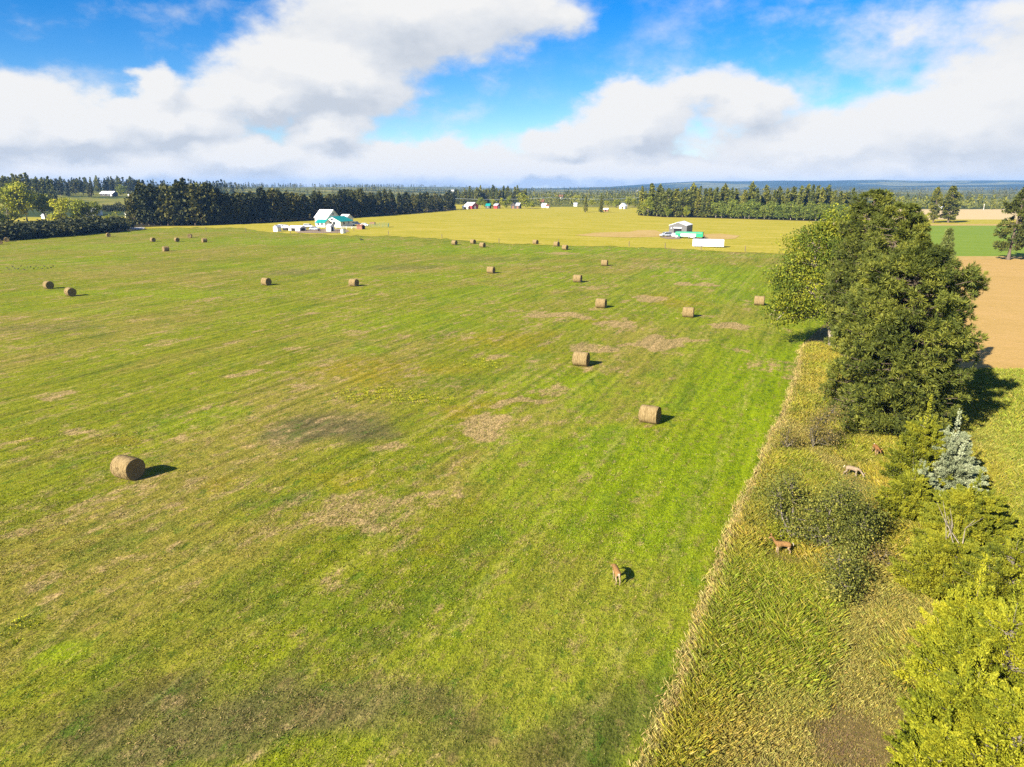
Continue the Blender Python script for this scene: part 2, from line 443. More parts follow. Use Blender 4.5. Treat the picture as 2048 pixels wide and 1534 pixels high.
# --- mown hay meadow: colours of the sward, plus shade painted at its near end, laid out in the field itself
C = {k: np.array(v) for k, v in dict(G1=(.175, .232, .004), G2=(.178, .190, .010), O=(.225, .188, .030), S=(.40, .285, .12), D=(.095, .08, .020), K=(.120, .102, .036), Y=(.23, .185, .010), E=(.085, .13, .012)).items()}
PATCH = [  # pixel centre, half sizes, what grows there (near K, D: painted shade too), strength
    (1320, 690, 60, 16, 'S', 1.0), (1245, 648, 70, 14, 'S', 1.0), (1125, 630, 80, 9, 'S', .8), (1305, 600, 60, 7, 'S', .8), (1455, 655, 55, 10, 'S', .9),
    (1400, 688, 45, 6, 'S', .7), (1440, 635, 40, 6, 'S', .6), (1180, 578, 60, 5, 'S', .6), (1390, 568, 60, 5, 'S', .7), (1300, 532, 110, 6, 'S', .45), (1120, 507, 50, 3, 'S', .7),
    (975, 858, 105, 24, 'S', .95), (1070, 818, 60, 10, 'S', .8), (200, 850, 80, 22, 'S', .7), (700, 1010, 180, 40, 'S', .55), (860, 990, 90, 26, 'S', .6), (560, 1040, 90, 26, 'S', .45), (760, 900, 60, 18, 'S', .6),
    (495, 750, 45, 12, 'S', .6), (1020, 722, 45, 7, 'S', .6), (1180, 695, 40, 8, 'S', .7), (930, 665, 60, 8, 'S', .4), (300, 660, 160, 12, 'S', .35), (330, 560, 180, 10, 'S', .3), (610, 590, 150, 8, 'S', .35), (60, 1180, 120, 50, 'S', .4), (850, 1245, 60, 24, 'S', .35), (1170, 1255, 30, 12, 'S', .5),
    (1560, 740, 50, 70, 'S', .45), (1520, 620, 50, 30, 'S', .35), (1500, 700, 60, 40, 'S', .25), (140, 1040, 160, 40, 'S', .5), (330, 1000, 120, 40, 'S', .4), (560, 900, 120, 24, 'S', .5),
    (600, 1510, 800, 60, 'K', .55), (1180, 1500, 240, 50, 'D', .45), (250, 1400, 160, 40, 'D', .35),  # thin brown grass, painted darker in place of cloud shade on the near end
    (660, 852, 130, 44, 'K', 1.0), (570, 545, 90, 6, 'K', .6), (800, 535, 110, 6, 'K', .5), (960, 520, 110, 6, 'K', .4), (60, 655, 90, 14, 'K', .5), (700, 1400, 420, 90, 'K', .75), (350, 1480, 420, 80, 'K', .7), (1050, 1440, 260, 70, 'D', .7), (120, 1440, 200, 70, 'D', .5),  # dark patches of grass first, then near ones with cloud shade in their colour
    (760, 745, 170, 38, 'Y', .8), (950, 822, 130, 24, 'Y', .85), (1000, 680, 120, 22, 'Y', .6), (1200, 640, 90, 12, 'Y', .4), (1350, 605, 70, 16, 'Y', .7), (1000, 550, 80, 8, 'Y', .4), (520, 950, 60, 20, 'Y', .6), (640, 960, 60, 20, 'Y', .5), (230, 885, 60, 18, 'Y', .5), (60, 870, 60, 12, 'Y', .5), (1450, 990, 60, 60, 'Y', .25), (960, 1010, 50, 20, 'Y', .4), (860, 1080, 60, 24, 'Y', .4),
    (1250, 930, 320, 140, 'G1', .9), (1150, 770, 180, 50, 'G1', .7), (1420, 560, 120, 40, 'G1', .9), (800, 650, 180, 26, 'G1', .5), (950, 590, 120, 20, 'G1', .7), (1100, 500, 420, 10, 'G1', .9), (600, 483, 250, 9, 'G1', .8), (370, 600, 120, 8, 'G1', .5), (480, 530, 120, 6, 'G1', .5), (120, 520, 160, 8, 'G1', .6), (400, 840, 80, 30, 'G1', .6), (700, 700, 60, 14, 'G1', .8), (1450, 800, 110, 120, 'G1', .5),
    (560, 1010, 50, 18, 'E', .7), (790, 1075, 60, 26, 'E', .6), (620, 1190, 200, 60, 'E', .3), (60, 1290, 70, 50, 'G1', .8), (900, 765, 140, 20, 'E', .4),
]
PG = []
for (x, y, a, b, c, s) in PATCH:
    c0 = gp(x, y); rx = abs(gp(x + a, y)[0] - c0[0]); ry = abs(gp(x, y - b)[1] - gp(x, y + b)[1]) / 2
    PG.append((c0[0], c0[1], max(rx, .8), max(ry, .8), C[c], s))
def meadow_color(x, y):
    u = x * TU[0] + y * TU[1]; v = x * TV[0] + y * TV[1]
    n = fbm(u / 22, v / 9, 3); n2 = fbm(u / 5.0, v / 2.2, 11); n3 = fbm(u / 60, v / 26, 23)
    wx = x + (fbm(x / 6, y / 6, 31) - .5) * 9; wy = y + (fbm(x / 6, y / 6, 41) - .5) * 9
    # right of the tracks the sward is greener, left of them thinner and browner
    lr = sstep(-35, 22, v - 0.10 * (u - 60) + (n3 - .5) * 40)
    col = lerp(C['G2'], C['O'], (sstep(.42, .66, n) * 0.8)[:, None])
    col = lerp(col, C['G1'], (np.clip(lr * (0.25 + 0.9 * n3) + (sstep(.52, .72, n3) * .35), 0, 1))[:, None])
    col = lerp(col, C['G1'], (sstep(.55, .7, fbm(x / 60, y / 14, 53)) * .55 * sstep(60, 130, y))[:, None])
    tan = np.zeros(len(x))
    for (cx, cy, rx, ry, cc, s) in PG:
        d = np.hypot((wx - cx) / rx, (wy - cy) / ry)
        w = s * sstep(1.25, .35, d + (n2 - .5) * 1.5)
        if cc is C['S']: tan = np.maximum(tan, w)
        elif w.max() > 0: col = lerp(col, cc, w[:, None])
    # thin dead spots and thick green spots all over
    tan = np.maximum(tan, sstep(.53, .74, n2) * .5 * (1 - .65 * lr)); tan = np.maximum(tan, .33 * (1 - .7 * lr) * sstep(.3, .6, fbm(u / 11, v / 6, 77)))
    col = lerp(col, C['E'], (sstep(.42, .26, n2) * .42)[:, None])
    # tramlines of the mower
    tr = np.minimum(abs(((v + 2.2 * np.sin(u / 90)) % 6.2) - 1.2), abs(((v + 2.2 * np.sin(u / 90)) % 6.2) - 3.2))
    col = col * (1 - .16 * sstep(.5, .1, tr) * sstep(.35, .6, fbm(u / 30, v / 30, 61)))[:, None]
    return col, tan
ux, uy = np.meshgrid(np.arange(-290, 112, .65), np.arange(8, 352, .65))
nxg, nyg = ux.shape[1], ux.shape[0]
fx, fy = ux.ravel(), uy.ravel()
idx = np.arange(nxg * nyg).reshape(nyg, nxg)
fq = np.stack([idx[:-1, :-1].ravel(), idx[:-1, 1:].ravel(), idx[1:, 1:].ravel(), idx[1:, :-1].ravel()], 1)
fzz = 0.06 + (fbm(fx / 9, fy / 9, 71) - .5) * .08 * sstep(200, 60, fy)
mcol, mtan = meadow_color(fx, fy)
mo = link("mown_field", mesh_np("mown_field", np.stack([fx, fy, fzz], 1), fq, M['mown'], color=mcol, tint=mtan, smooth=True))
tag(mo, "mown green hay meadow with tan patches where the bales lie", "field", kind="structure")

# --- the other fields
far_l = [(-60, 492), (120, 471), (250, 461), (300, 457), (400, 456), (480, 456), (545, 466), (640, 470), (780, 473), (884, 478), (998, 487), (1120, 492), (1258, 494), (1400, 501), (1545, 508), (1700, 514)]
_x = np.unique(np.concatenate([np.arange(-60, 1700, 6), [q[0] for q in far_l]])).astype(float)
_y = np.interp(_x, [q[0] for q in far_l], [q[1] for q in far_l]) + (fbm(_x / 14, _x * 0, 301, 3) - .5) * 5
edge_l = GPX(list(zip(_x, _y)))
i480 = int(np.searchsorted(_x, 480))
past = edge_l[i480:] + [at(1740, 207), at(1712, 480), at(1300, 640), at(1080, 680), at(910, 760), at(560, 720), at(300, 420)]
sheet("pasture", "ungrazed golden pasture around the farm and the grey shed", past, 0.12, M['pasture'])
sheet("pasture_beyond_hedge", "yellow grass paddock beyond the dark hedge on the left", [at(-300, 270), *edge_l[:i480 + 1], at(520, 560), at(-600, 480)], 0.115, M['pasture'])
sheet("dry_grass_bank", "bleached tan grass bank left of the grey shed", [*GPX([(1150, 471), (1190, 466), (1260, 464), (1275, 461), (1310, 461), (1330, 468), (1320, 474), (1260, 476), (1190, 474)])], 0.17, M['drygrass'])
sheet("dry_grass_bank", "bleached tan grass behind the green bus", [*GPX([(1398, 469), (1440, 468), (1480, 472), (1470, 478), (1420, 481), (1404, 478)])], 0.17, M['drygrass'])
sheet("wheat_field", "ripe tan wheat field to the right of the big pines", [gp(1790, 690), gp(1800, 738), gp(1925, 742), gp(2200, 762), gp(2700, 790), at(2900, 186), at(1760, 186)], 0.16, M['wheat'])
sheet("field_margin", "dry grass margin between the wheat and the green crop", [at(1735, 186), at(2900, 186), at(2900, 195), at(1735, 195)], 0.165, M['drygrass'])
sheet("crop_field", "flat green crop field beyond the wheat", [at(1735, 195), at(2900, 195), at(2900, 345), at(1715, 352)], 0.14, M['crop'])
sheet("crop_margin", "pale dry margin along the far side of the green crop", [at(1715, 352), at(2900, 345), at(2900, 361), at(1713, 366)], 0.142, M['drygrass'])
sheet("grass_strip", "yellow green strip of grass in front of the straw field", [at(1713, 366), at(2900, 361), at(2900, 415), at(1712, 415)], 0.15, M['pasture'])
sheet("straw_field", "pale straw stubble field in front of the far treeline", [at(1712, 415), at(2900, 415), at(2900, 610), at(1700, 600)], 0.16, M['straw'])
BND = [(1215, 1660), (1270, 1560), (1312, 1480), (1350, 1390), (1400, 1225), (1450, 1090), (1490, 990), (1540, 880), (1590, 760), (1604, 690), (1660, 640), (1720, 590)]
bl = GPX(BND)
BX = np.array([p[0] for p in bl]); BY = np.array([p[1] for p in bl])
sheet("grass_verge", "rough unmown ground under the trees and bushes", [*bl, gp(1780, 735), gp(1925, 742), gp(2200, 765), gp(2500, 900), gp(2500, 1700)], 0.11, M['verge'])
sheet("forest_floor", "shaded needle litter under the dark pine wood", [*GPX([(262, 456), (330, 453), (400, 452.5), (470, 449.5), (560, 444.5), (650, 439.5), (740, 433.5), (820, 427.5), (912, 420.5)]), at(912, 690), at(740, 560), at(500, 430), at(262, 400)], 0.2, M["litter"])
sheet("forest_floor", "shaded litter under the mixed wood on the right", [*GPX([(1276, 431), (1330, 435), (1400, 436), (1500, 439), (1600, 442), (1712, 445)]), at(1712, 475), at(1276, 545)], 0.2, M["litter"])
sheet("farm_yard", "bare dirt yard in front of the teal roofed house", GPX([(585, 461), (640, 459), (690, 458), (700, 463), (690, 466), (640, 467), (595, 466)]), 0.17, M['dirt'])
sheet("shed_yard", "dark dirt yard at the mouth of the grey shed", GPX([(1318, 475), (1345, 472), (1366, 474), (1360, 479), (1335, 479)]), 0.19, M['dirt'])
sheet("gravel_drive", "pale gravel drive at the left end of the dark wood", GPX([(246, 461), (255, 456), (268, 454), (290, 456), (288, 458.5), (262, 461)]), 0.17, M['gravel'])

# ------------------------------------------------------------------ grass you can see blade by blade
M['blade'] = mat_blade("grass_blade")
def blades(px, py, n, h, spread, width, lean, cols, jitter=.35, z0=0.05, leandir=None, alt=None, palt=0.0):
    """n blades on each point: one thin curved strip (two triangles sharing an edge -> 1 quad) each"""
    k = len(px)
    X = np.repeat(px, n); Y = np.repeat(py, n); H = np.repeat(h, n) * R.uniform(.55, 1.15, k * n)
    a = R.uniform(0, 2 * pi, k * n); r = np.repeat(spread, n) * np.sqrt(R.uniform(0, 1, k * n))
    bx, by = X + r * np.cos(a), Y + r * np.sin(a)
    la = a + R.normal(0, .7, k * n) if leandir is None else leandir + R.normal(0, 2.0, k * n)
    ln = H * lean * R.uniform(.4, 1.5, k * n)
    w = width * R.uniform(.6, 1.4, k * n); fa = R.uniform(0, pi, k * n)
    wx, wy = np.cos(fa) * w / 2, np.sin(fa) * w / 2
    v = np.empty((k * n, 4, 3))
    zz = np.full(k * n, z0)
    v[:, 0] = np.stack([bx - wx, by - wy, zz], 1); v[:, 1] = np.stack([bx + wx, by + wy, zz], 1)
    mx, my = bx + .55 * ln * np.cos(la), by + .55 * ln * np.sin(la)
    v[:, 2] = np.stack([mx + .8 * wx, my + .8 * wy, zz + .62 * H], 1)
    v[:, 3] = np.stack([bx + ln * np.cos(la), by + ln * np.sin(la), zz + H * np.clip(1.1 - .35 * lean, .3, 1)], 1)
    f = (np.arange(k * n)[:, None] * 4 + np.array([[0, 1, 2, 3]]))
    cb_ = np.repeat(cols, n, axis=0)
    if alt is not None:
        for a_, p_ in zip(alt, palt): cb_ = np.where((R.uniform(0, 1, k * n) < p_)[:, None], lerp(cb_, a_, .65), cb_)
    c = cb_ * R.uniform(1 - jitter, 1 + jitter, (k * n, 1)) * R.uniform(.9, 1.1, (k * n, 3))
    return v.reshape(-1, 3), f, np.repeat(c, 4, axis=0)
def bnd_x(y): return np.interp(y, BY, BX)

def build_meadow_grass():
    V, Fc, Cc, o = [], [], [], 0
    for (y0, y1, dens, n, hh, ww) in ((12, 26, 60, 6, .075, .022), (26, 40, 34, 6, .085, .03), (40, 62, 9, 6, .09, .042)):
        xw = .80 * (y1 * CP + 6); area = 2 * xw * (y1 - y0)
        k = int(area * dens)
        x = R.uniform(-xw, xw, k); y = R.uniform(y0, y1, k)
        ok = (abs(x) < .80 * (y * CP + 6)) & (x < bnd_x(y) + .2)
        dn = fbm(x / 1.3, y / 1.3, 91); ok &= R.uniform(0, 1, k) < (.35 + .65 * sstep(.3, .6, dn)) * sstep(62, 44, y)
        x, y = x[ok], y[ok]
        c, tn_ = meadow_color(x, y)
        st = (R.uniform(0, 1, len(x)) < .08 + .55 * tn_)[:, None]
        c = np.where(st, lerp(c, C['S'], .55), c * 1.12)
        v, f, cc = blades(x, y, n, np.full(len(x), hh) * R.uniform(.6, 1.5, len(x)), np.full(len(x), .12), ww, .9, c, z0=.04)
        V.append(v); Fc.append(f + o); Cc.append(cc); o += len(v)
    me = mesh_np("meadow_grass", np.concatenate(V), np.concatenate(Fc), M['blade'], color=np.concatenate(Cc))
    tag(link("meadow_grass", me), "short mown grass tufts of the hay meadow", "grass", kind="stuff")
def build_tall_grass():
    xs, ys, hs, cs, n_ = [], [], [], [], 0
    V, Fc, Cc, o = [], [], [], 0
    for (y0, y1, dens, n, ww) in ((13, 32, 165, 6, .016), (32, 52, 95, 6, .022), (52, 84, 40, 6, .034)):
        k = int(64 * (y1 - y0) * dens)
        x = R.uniform(0, 64, k); y = R.uniform(y0, y1, k)
        edge = bnd_x(y) + (fbm(y / 4.0, y * 0, 151) - .5) * .8
        wheat = (y > 71.5 + (x - 44) * -.06) & (x > 37 + (y - 71) * .55)
        ok = (x > edge + R.normal(0, .16, k)) & (x < .80 * (y * CP + 6)) & ~wheat & (x < edge + 30)
        x, y, edge = x[ok], y[ok], edge[ok]
        d = x - edge
        n1 = fbm(x / 4, y / 4, 101); n2 = fbm(x / 1.2, y / 1.2, 111); n3 = fbm(x / 9, y / 9, 121)
        thin = sstep(.30, .42, n2)
        keep = R.uniform(0, 1, len(x)) < (.35 + .65 * thin)
        # cut stubble and bare earth towards the camera
        stub = sstep(24.5, 20.5, y + (n1 - .5) * 6) * sstep(1.2, 3.5, d)
        x, y, d, n1, n2, n3, stub = [q[keep] for q in (x, y, d, n1, n2, n3, stub)]
        gold = np.array((.36, .275, .032)); green = np.array((.225, .255, .014)); pale = np.array((.40, .315, .10)); deep = np.array((.07, .095, .010)); earth = np.array((.19, .12, .06))
        c = lerp(green, gold, np.clip(.45 + 1.7 * (n1 - .5) + R.normal(0, .10, len(x)), 0, 1)[:, None])
        c = lerp(c, deep, np.clip((sstep(.56, .36, n2) * .55 + R.normal(0, .06, len(x))), 0, 1)[:, None])
        lush = sstep(7, 3, np.hypot((x - gp(1545, 1260)[0]) / 1.0, (y - gp(1545, 1260)[1]) / 1.1) + (n3 - .5) * 5)
        c = lerp(c, np.array((.20, .255, .014)), (lush * .6)[:, None])
        trod = sstep(1.5, .5, np.abs(x - np.interp(y, [22, 27, 33, 42], [gp(1770, 1480)[0], gp(1775, 1330)[0], gp(1765, 1200)[0], gp(1745, 1000)[0]])) + (n2 - .5) * 1.4)
        c = lerp(c, np.array((.40, .305, .10)), (trod * .5)[:, None])
        c = lerp(c, pale, (sstep(.55, .72, n3) * .45)[:, None])
        c = lerp(c, np.array((.52, .39, .15)), (sstep(.75, .25, d) * .85)[:, None])
        c = lerp(c, np.array((.235, .28, .025)), (sstep(14, 19, d) * .8)[:, None])
        c = lerp(c, lerp(green, pale, .75), (stub * .65)[:, None])
        ep = gp(1710, 1490); ed = np.hypot(x - ep[0], (y - ep[1]) * 1.5)
        c = lerp(c, earth, sstep(2.3, 1.0, ed + (n2 - .5) * 2.6)[:, None])
        h = (.30 + .36 * n1 + .12 * lush) * (1 - .45 * trod) * (.7 + .6 * n2) * lerp(1, .35, stub) * lerp(1, .7, sstep(2.3, 1.2, ed)) * lerp(.55, 1, sstep(.0, .9, d))
        ld = (fbm(x / 6, y / 6, 131) - .5) * 3 + .9 + R.normal(0, .5, len(x))
        for (dx_, dy_) in ((1232, 1166), (1750, 912), (1702, 956), (1564, 1112)):
            q_ = gp(dx_, dy_); h = h * lerp(.3, 1, sstep(.5, 1.5, np.hypot(x - q_[0], (y - q_[1] + .5) * .7)))
        v, f, cc = blades(x, y, n, h, np.full(len(x), .30), ww, .6, c, z0=.10, leandir=np.repeat(ld, n), jitter=.4, alt=(pale, deep, gold), palt=(.15, .16, .15))
        V.append(v); Fc.append(f + o); Cc.append(cc); o += len(v)
    me = mesh_np("tall_grass", np.concatenate(V), np.concatenate(Fc), M['blade'], color=np.concatenate(Cc))
    tag(link("tall_grass", me), "knee high gold and green grass of the unmown verge", "grass", kind="stuff")
build_meadow_grass()
build_tall_grass()
def build_flowers(name, label, spots, dens, h):
    V, Fc, Cc, o = [], [], [], 0
    for (px, py, a, b) in spots:
        c0 = gp(px, py); rx = abs(gp(px + a, py)[0] - c0[0]); ry = abs(gp(px, py - b)[1] - gp(px, py + b)[1]) / 2
        k = int(pi * rx * ry * dens); t = R.uniform(0, 2 * pi, k); q = np.sqrt(R.uniform(0, 1, k)) * (1 + R.normal(0, .15, k))
        x, y = c0[0] + rx * q * np.cos(t), c0[1] + ry * q * np.sin(t)
        ok = fbm(x / 1.2, y / 1.2, 141) > .36; x, y = x[ok], y[ok]; k = len(x)
        v, f, cc = blades(x, y, 6, np.full(k, h), np.full(k, .14), .04, .5, np.tile(np.array((.20, .23, .012)), (k, 1)))
        V.append(v); Fc.append(f + o); Cc.append(cc); o += len(v)
        v, f, cc = blades(x, y, 7, np.full(k, .06), np.full(k, .26), .055, 1.2, np.tile(np.array((.42, .39, .014)), (k, 1)), z0=h * .8)
        V.append(v); Fc.append(f + o); Cc.append(cc); o += len(v)
    me = mesh_np(name, np.concatenate(V), np.concatenate(Fc), M['blade'], color=np.concatenate(Cc))
    tag(link(name, me), label, "flowers", kind="stuff")
build_flowers("yellow_flowers", "patches of yellow flowering weeds left standing in the meadow", [(735, 790, 70, 16), (850, 803, 60, 12), (960, 728, 60, 10), (20, 1268, 60, 34), (770, 796, 100, 14)], 4.0, .2)

# ------------------------------------------------------------------ foliage builders
def leaf_quads(c, size, up=0.3, aspect=1.6, dirs=None, spread=1.0):
    """rhombic leaves at centres c; dirs = preferred long axis"""
    n = len(c)
    d = R.normal(0, 1, (n, 3)) * spread
    d[:, 2] += up
    if dirs is not None: d = d * .55 + dirs
    d /= np.linalg.norm(d, axis=1, keepdims=True) + 1e-9
    r = R.normal(0, 1, (n, 3)); b = np.cross(d, r); b /= np.linalg.norm(b, axis=1, keepdims=True) + 1e-9
    s = (size * R.uniform(.6, 1.35, n))[:, None] if np.isscalar(size) else (size * R.uniform(.6, 1.35, n))[:, None]
    L, Wd = d * s * .5, b * s * .5 / aspect
    v = np.stack([c - L, c + Wd - L * .1, c + L, c - Wd - L * .1], 1).reshape(-1, 3)
    return v, np.arange(n)[:, None] * 4 + np.array([[0, 1, 2, 3]])
def needle_tufts(c, dirs, length, n, width):
    """each tuft: n needles bundles fanning out from its centre"""
    k = len(c)
    cc = np.repeat(c, n, axis=0); d = np.repeat(dirs, n, axis=0) * .75 + R.normal(0, .62, (k * n, 3))
    d /= np.linalg.norm(d, axis=1, keepdims=True) + 1e-9
    b = np.cross(d, R.normal(0, 1, (k * n, 3))); b /= np.linalg.norm(b, axis=1, keepdims=True) + 1e-9
    s = (np.repeat(length, n) * R.uniform(.7, 1.25, k * n))[:, None]
    w = width * R.uniform(.7, 1.3, (k * n, 1))
    v = np.stack([cc - b * w * .3, cc + d * s * .6 - b * w * .55, cc + d * s, cc + d * s * .6 + b * w * .55], 1).reshape(-1, 3)
    return v, np.arange(k * n)[:, None] * 4 + np.array([[0, 1, 2, 3]])
def lobes(seed, az, h, n=5):
    q = np.random.default_rng(seed); s = 0
    for i in range(n):
        s = s + np.sin(az * q.integers(1, 4) + q.uniform(0, 6.3) + h * q.uniform(3, 14)) * q.uniform(.4, 1)
    return s / n
def conifer(seed, H, Rad, cb=.15, shape='pine', nb=160, near=False, tuft=.5, per=7, needles=9, width=.05, bare=.3, skew=0.0):
    """trunk with limbs, and a crown of needle tufts carried on whorled branches; returns (MB, verts, faces, tint)"""
    q = np.random.default_rng(seed)
    mb = MB()
    nseg = 7; pts = [np.array([sin(i * 1.7 + seed) * .012 * H * i / nseg + skew * H * (i / nseg) ** 2, cos(i * 1.3 + seed) * .012 * H * i / nseg, H * .97 * i / nseg]) for i in range(nseg + 1)]
    for i in range(nseg):
        r0, r1 = .017 * H * (1 - i / nseg) ** .8 + .02, .017 * H * (1 - (i + 1) / nseg) ** .8 + .02
        mb.tube(pts[i], pts[i + 1], r0 * (1.5 if i == 0 else 1), r1, 8 if near else 5, cap=False)
    def axis(h): 
        t = h / (H * .97) * nseg; i = int(min(max(t, 0), nseg - 1)); return lerp(pts[i], pts[i + 1], t - i)
    cen, dr, tn = [], [], []
    for b in range(nb):
        hh = cb + (1 - cb) * (b + q.uniform(0, 1)) / nb
        t = (hh - cb) / (1 - cb)
        az = q.uniform(0, 2 * pi)
        if shape == 'pine': prof = (1 - t) ** .62 * (0.62 + .38 * min(1, t * 5)) * (.75 + .5 * q.uniform(0, 1))
        elif shape == 'round': prof = math.sqrt(max(0, 1 - (2 * t - .75) ** 2 * .72)) * (1 if t < .8 else max(.62, (1 - t) / .2)) * (.75 + .4 * q.uniform(0, 1))
        elif shape == 'dome': prof = (max(0, 1 - t ** 3.2)) ** .5 * (.72 + .28 * min(1, t * 4)) * (.72 + .45 * q.uniform(0, 1)) + .08
        elif shape == 'column': prof = min(1, (1 - t) * 2.6) ** .7 * (.7 + .3 * min(1, t * 6)) * (.7 + .5 * q.uniform(0, 1))
        else: prof = (1 - t) ** .9 * (.82 + .3 * q.uniform(0, 1)) + .03
        ln = Rad * prof * (1 + .30 * lobes(seed + 3, az, hh * 3))
        if ln < .15: ln = .15
        rise = {'pine': .28, 'round': .25, 'spruce': -.18, 'column': .15, 'dome': .18}[shape] * ln * (.3 + t)
        p0 = axis(hh * H * .97); d = np.array([cos(az), sin(az), 0])
        p1 = p0 + d * ln + np.array([0, 0, rise + q.normal(0, .05) * ln])
        if near or b % 3 == 0:
            pm = lerp(p0, p1, .55) - np.array([0, 0, .06 * ln])
            rr = .012 * ln + .012
            mb.tube(p0, pm, rr, rr * .6, 4, cap=False); mb.tube(pm, p1, rr * .6, rr * .25, 4, cap=False)
        k = max(1, int(per * (.35 + .65 * ln / Rad)))
        ss = bare + (1 - bare) * np.sqrt(q.uniform(0, 1, k))
        pp = p0[None] + (p1 - p0)[None] * ss[:, None]
        side = np.array([-sin(az), cos(az), 0])
        pp = pp + side[None] * (q.normal(0, .13, k) * ln * ss)[:, None] + np.stack([np.zeros(k), np.zeros(k), q.normal(.02, .06, k) * ln], 1)
        cen.append(pp); dr.append(np.tile(d * .8 + np.array([0, 0, .55 if shape != 'spruce' else .1]), (k, 1)))
        tn.append(np.full(k, q.uniform(.2, .8)))
    cen = np.concatenate(cen); dr = np.concatenate(dr); tn = np.concatenate(tn)
    if near:
        v, f = needle_tufts(cen, dr, np.full(len(cen), tuft), needles, width)
        t = np.repeat(np.clip(np.repeat(tn, needles) + R.normal(0, .13, len(cen) * needles), 0, 1), 4)
    else:
        m2 = 2; c2 = np.repeat(cen, m2, axis=0) + R.normal(0, tuft * .32, (len(cen) * m2, 3))
        v, f = leaf_quads(c2, tuft, up=.2, aspect=1.25, dirs=np.repeat(dr, m2, axis=0))
        t = np.repeat(np.clip(np.repeat(tn, m2) + R.normal(0, .12, len(c2)), 0, 1), 4)
    return mb, v, f, t
def broadleaf(seed, H, cl, ncl, leaf, per, trunk_r=.25, sig=.6, trunk_h=.3, up=.4, lean=(0, 0), limb_r=1.0, aspect=1.4, shell=.55, flat=1.0):
    """cl: lobes (x, y, z, rx, ry, rz) of the crown; leaves hang in clusters on real limbs"""
    q = np.random.default_rng(seed)
    mb = MB(); th = H * trunk_h
    a0, a1 = np.array([0, 0, 0.]), np.array([lean[0] * th, lean[1] * th, th])
    mb.tube(a0, lerp(a0, a1, .5) + q.normal(0, .03, 3) * H * .2, trunk_r * 1.25, trunk_r, 8, cap=False)
    mb.tube(lerp(a0, a1, .5) + 0, a1, trunk_r, trunk_r * .85, 8, cap=False)
    cc = []
    wts = np.array([c[3] * c[4] * c[5] for c in cl]) ** .75; wts /= wts.sum()
    for i in range(ncl):
        c = cl[q.choice(len(cl), p=wts)]
        d = q.normal(0, 1, 3); d /= np.linalg.norm(d)
        cc.append(np.array(c[:3]) + d * np.array(c[3:6]) * (shell + (1 - shell) * q.uniform(0, 1)) * q.uniform(.8, 1.08))
    cc = np.array(cc); cc[:, 2] = np.maximum(cc[:, 2], .12 * H if trunk_h > .12 else .15)
    # main limbs go to the lobes, boughs leave them
    mains = []
    for c in cl:
        tgt = np.array(c[:3]) + np.array([0, 0, c[5] * .45])
        m0 = lerp(a0, a1, q.uniform(.7, 1.0)); mid = lerp(m0, tgt, .5) + q.normal(0, .04, 3) * H
        rr = trunk_r * .62 * limb_r
        mb.tube(m0, mid, rr, rr * .6, 6, cap=False); mb.tube(mid, tgt, rr * .6, rr * .18, 5, cap=False)
        mains.append((m0, mid, tgt))
    for i in range(0, ncl, 1 if ncl < 400 else 2):
        best = None
        for (m0, mid, tgt) in mains:
            for t in (.15, .35, .6, .85):
                p = lerp(m0, mid, t * 2) if t < .5 else lerp(mid, tgt, t * 2 - 1)
                dd = np.linalg.norm(p - cc[i]) + max(0, p[2] - cc[i][2]) * 1.5
                if best is None or dd < best[0]: best = (dd, p)
        p = best[1]; mid = lerp(p, cc[i], .5) + np.array([0, 0, -.05 * best[0]]) + q.normal(0, .04, 3) * best[0]
        rr = (.008 * best[0] + .008) * limb_r * (1.6 if trunk_r > .2 else 1)
        mb.tube(p, mid, rr, rr * .6, 4, cap=False); mb.tube(mid, cc[i], rr * .6, rr * .2, 3, cap=False)
    n = ncl * per
    lc = np.repeat(cc, per, axis=0) + R.normal(0, 1, (n, 3)) * sig * np.array([1, 1, .7 * flat])
    lc[:, 2] = np.maximum(lc[:, 2], .06)
    v, f = leaf_quads(lc, leaf, up=up, aspect=aspect)
    t = np.repeat(np.clip(np.repeat(q.uniform(.15, .85, ncl), per) + R.normal(0, .16, n), 0, 1), 4)
    return mb, v, f, t
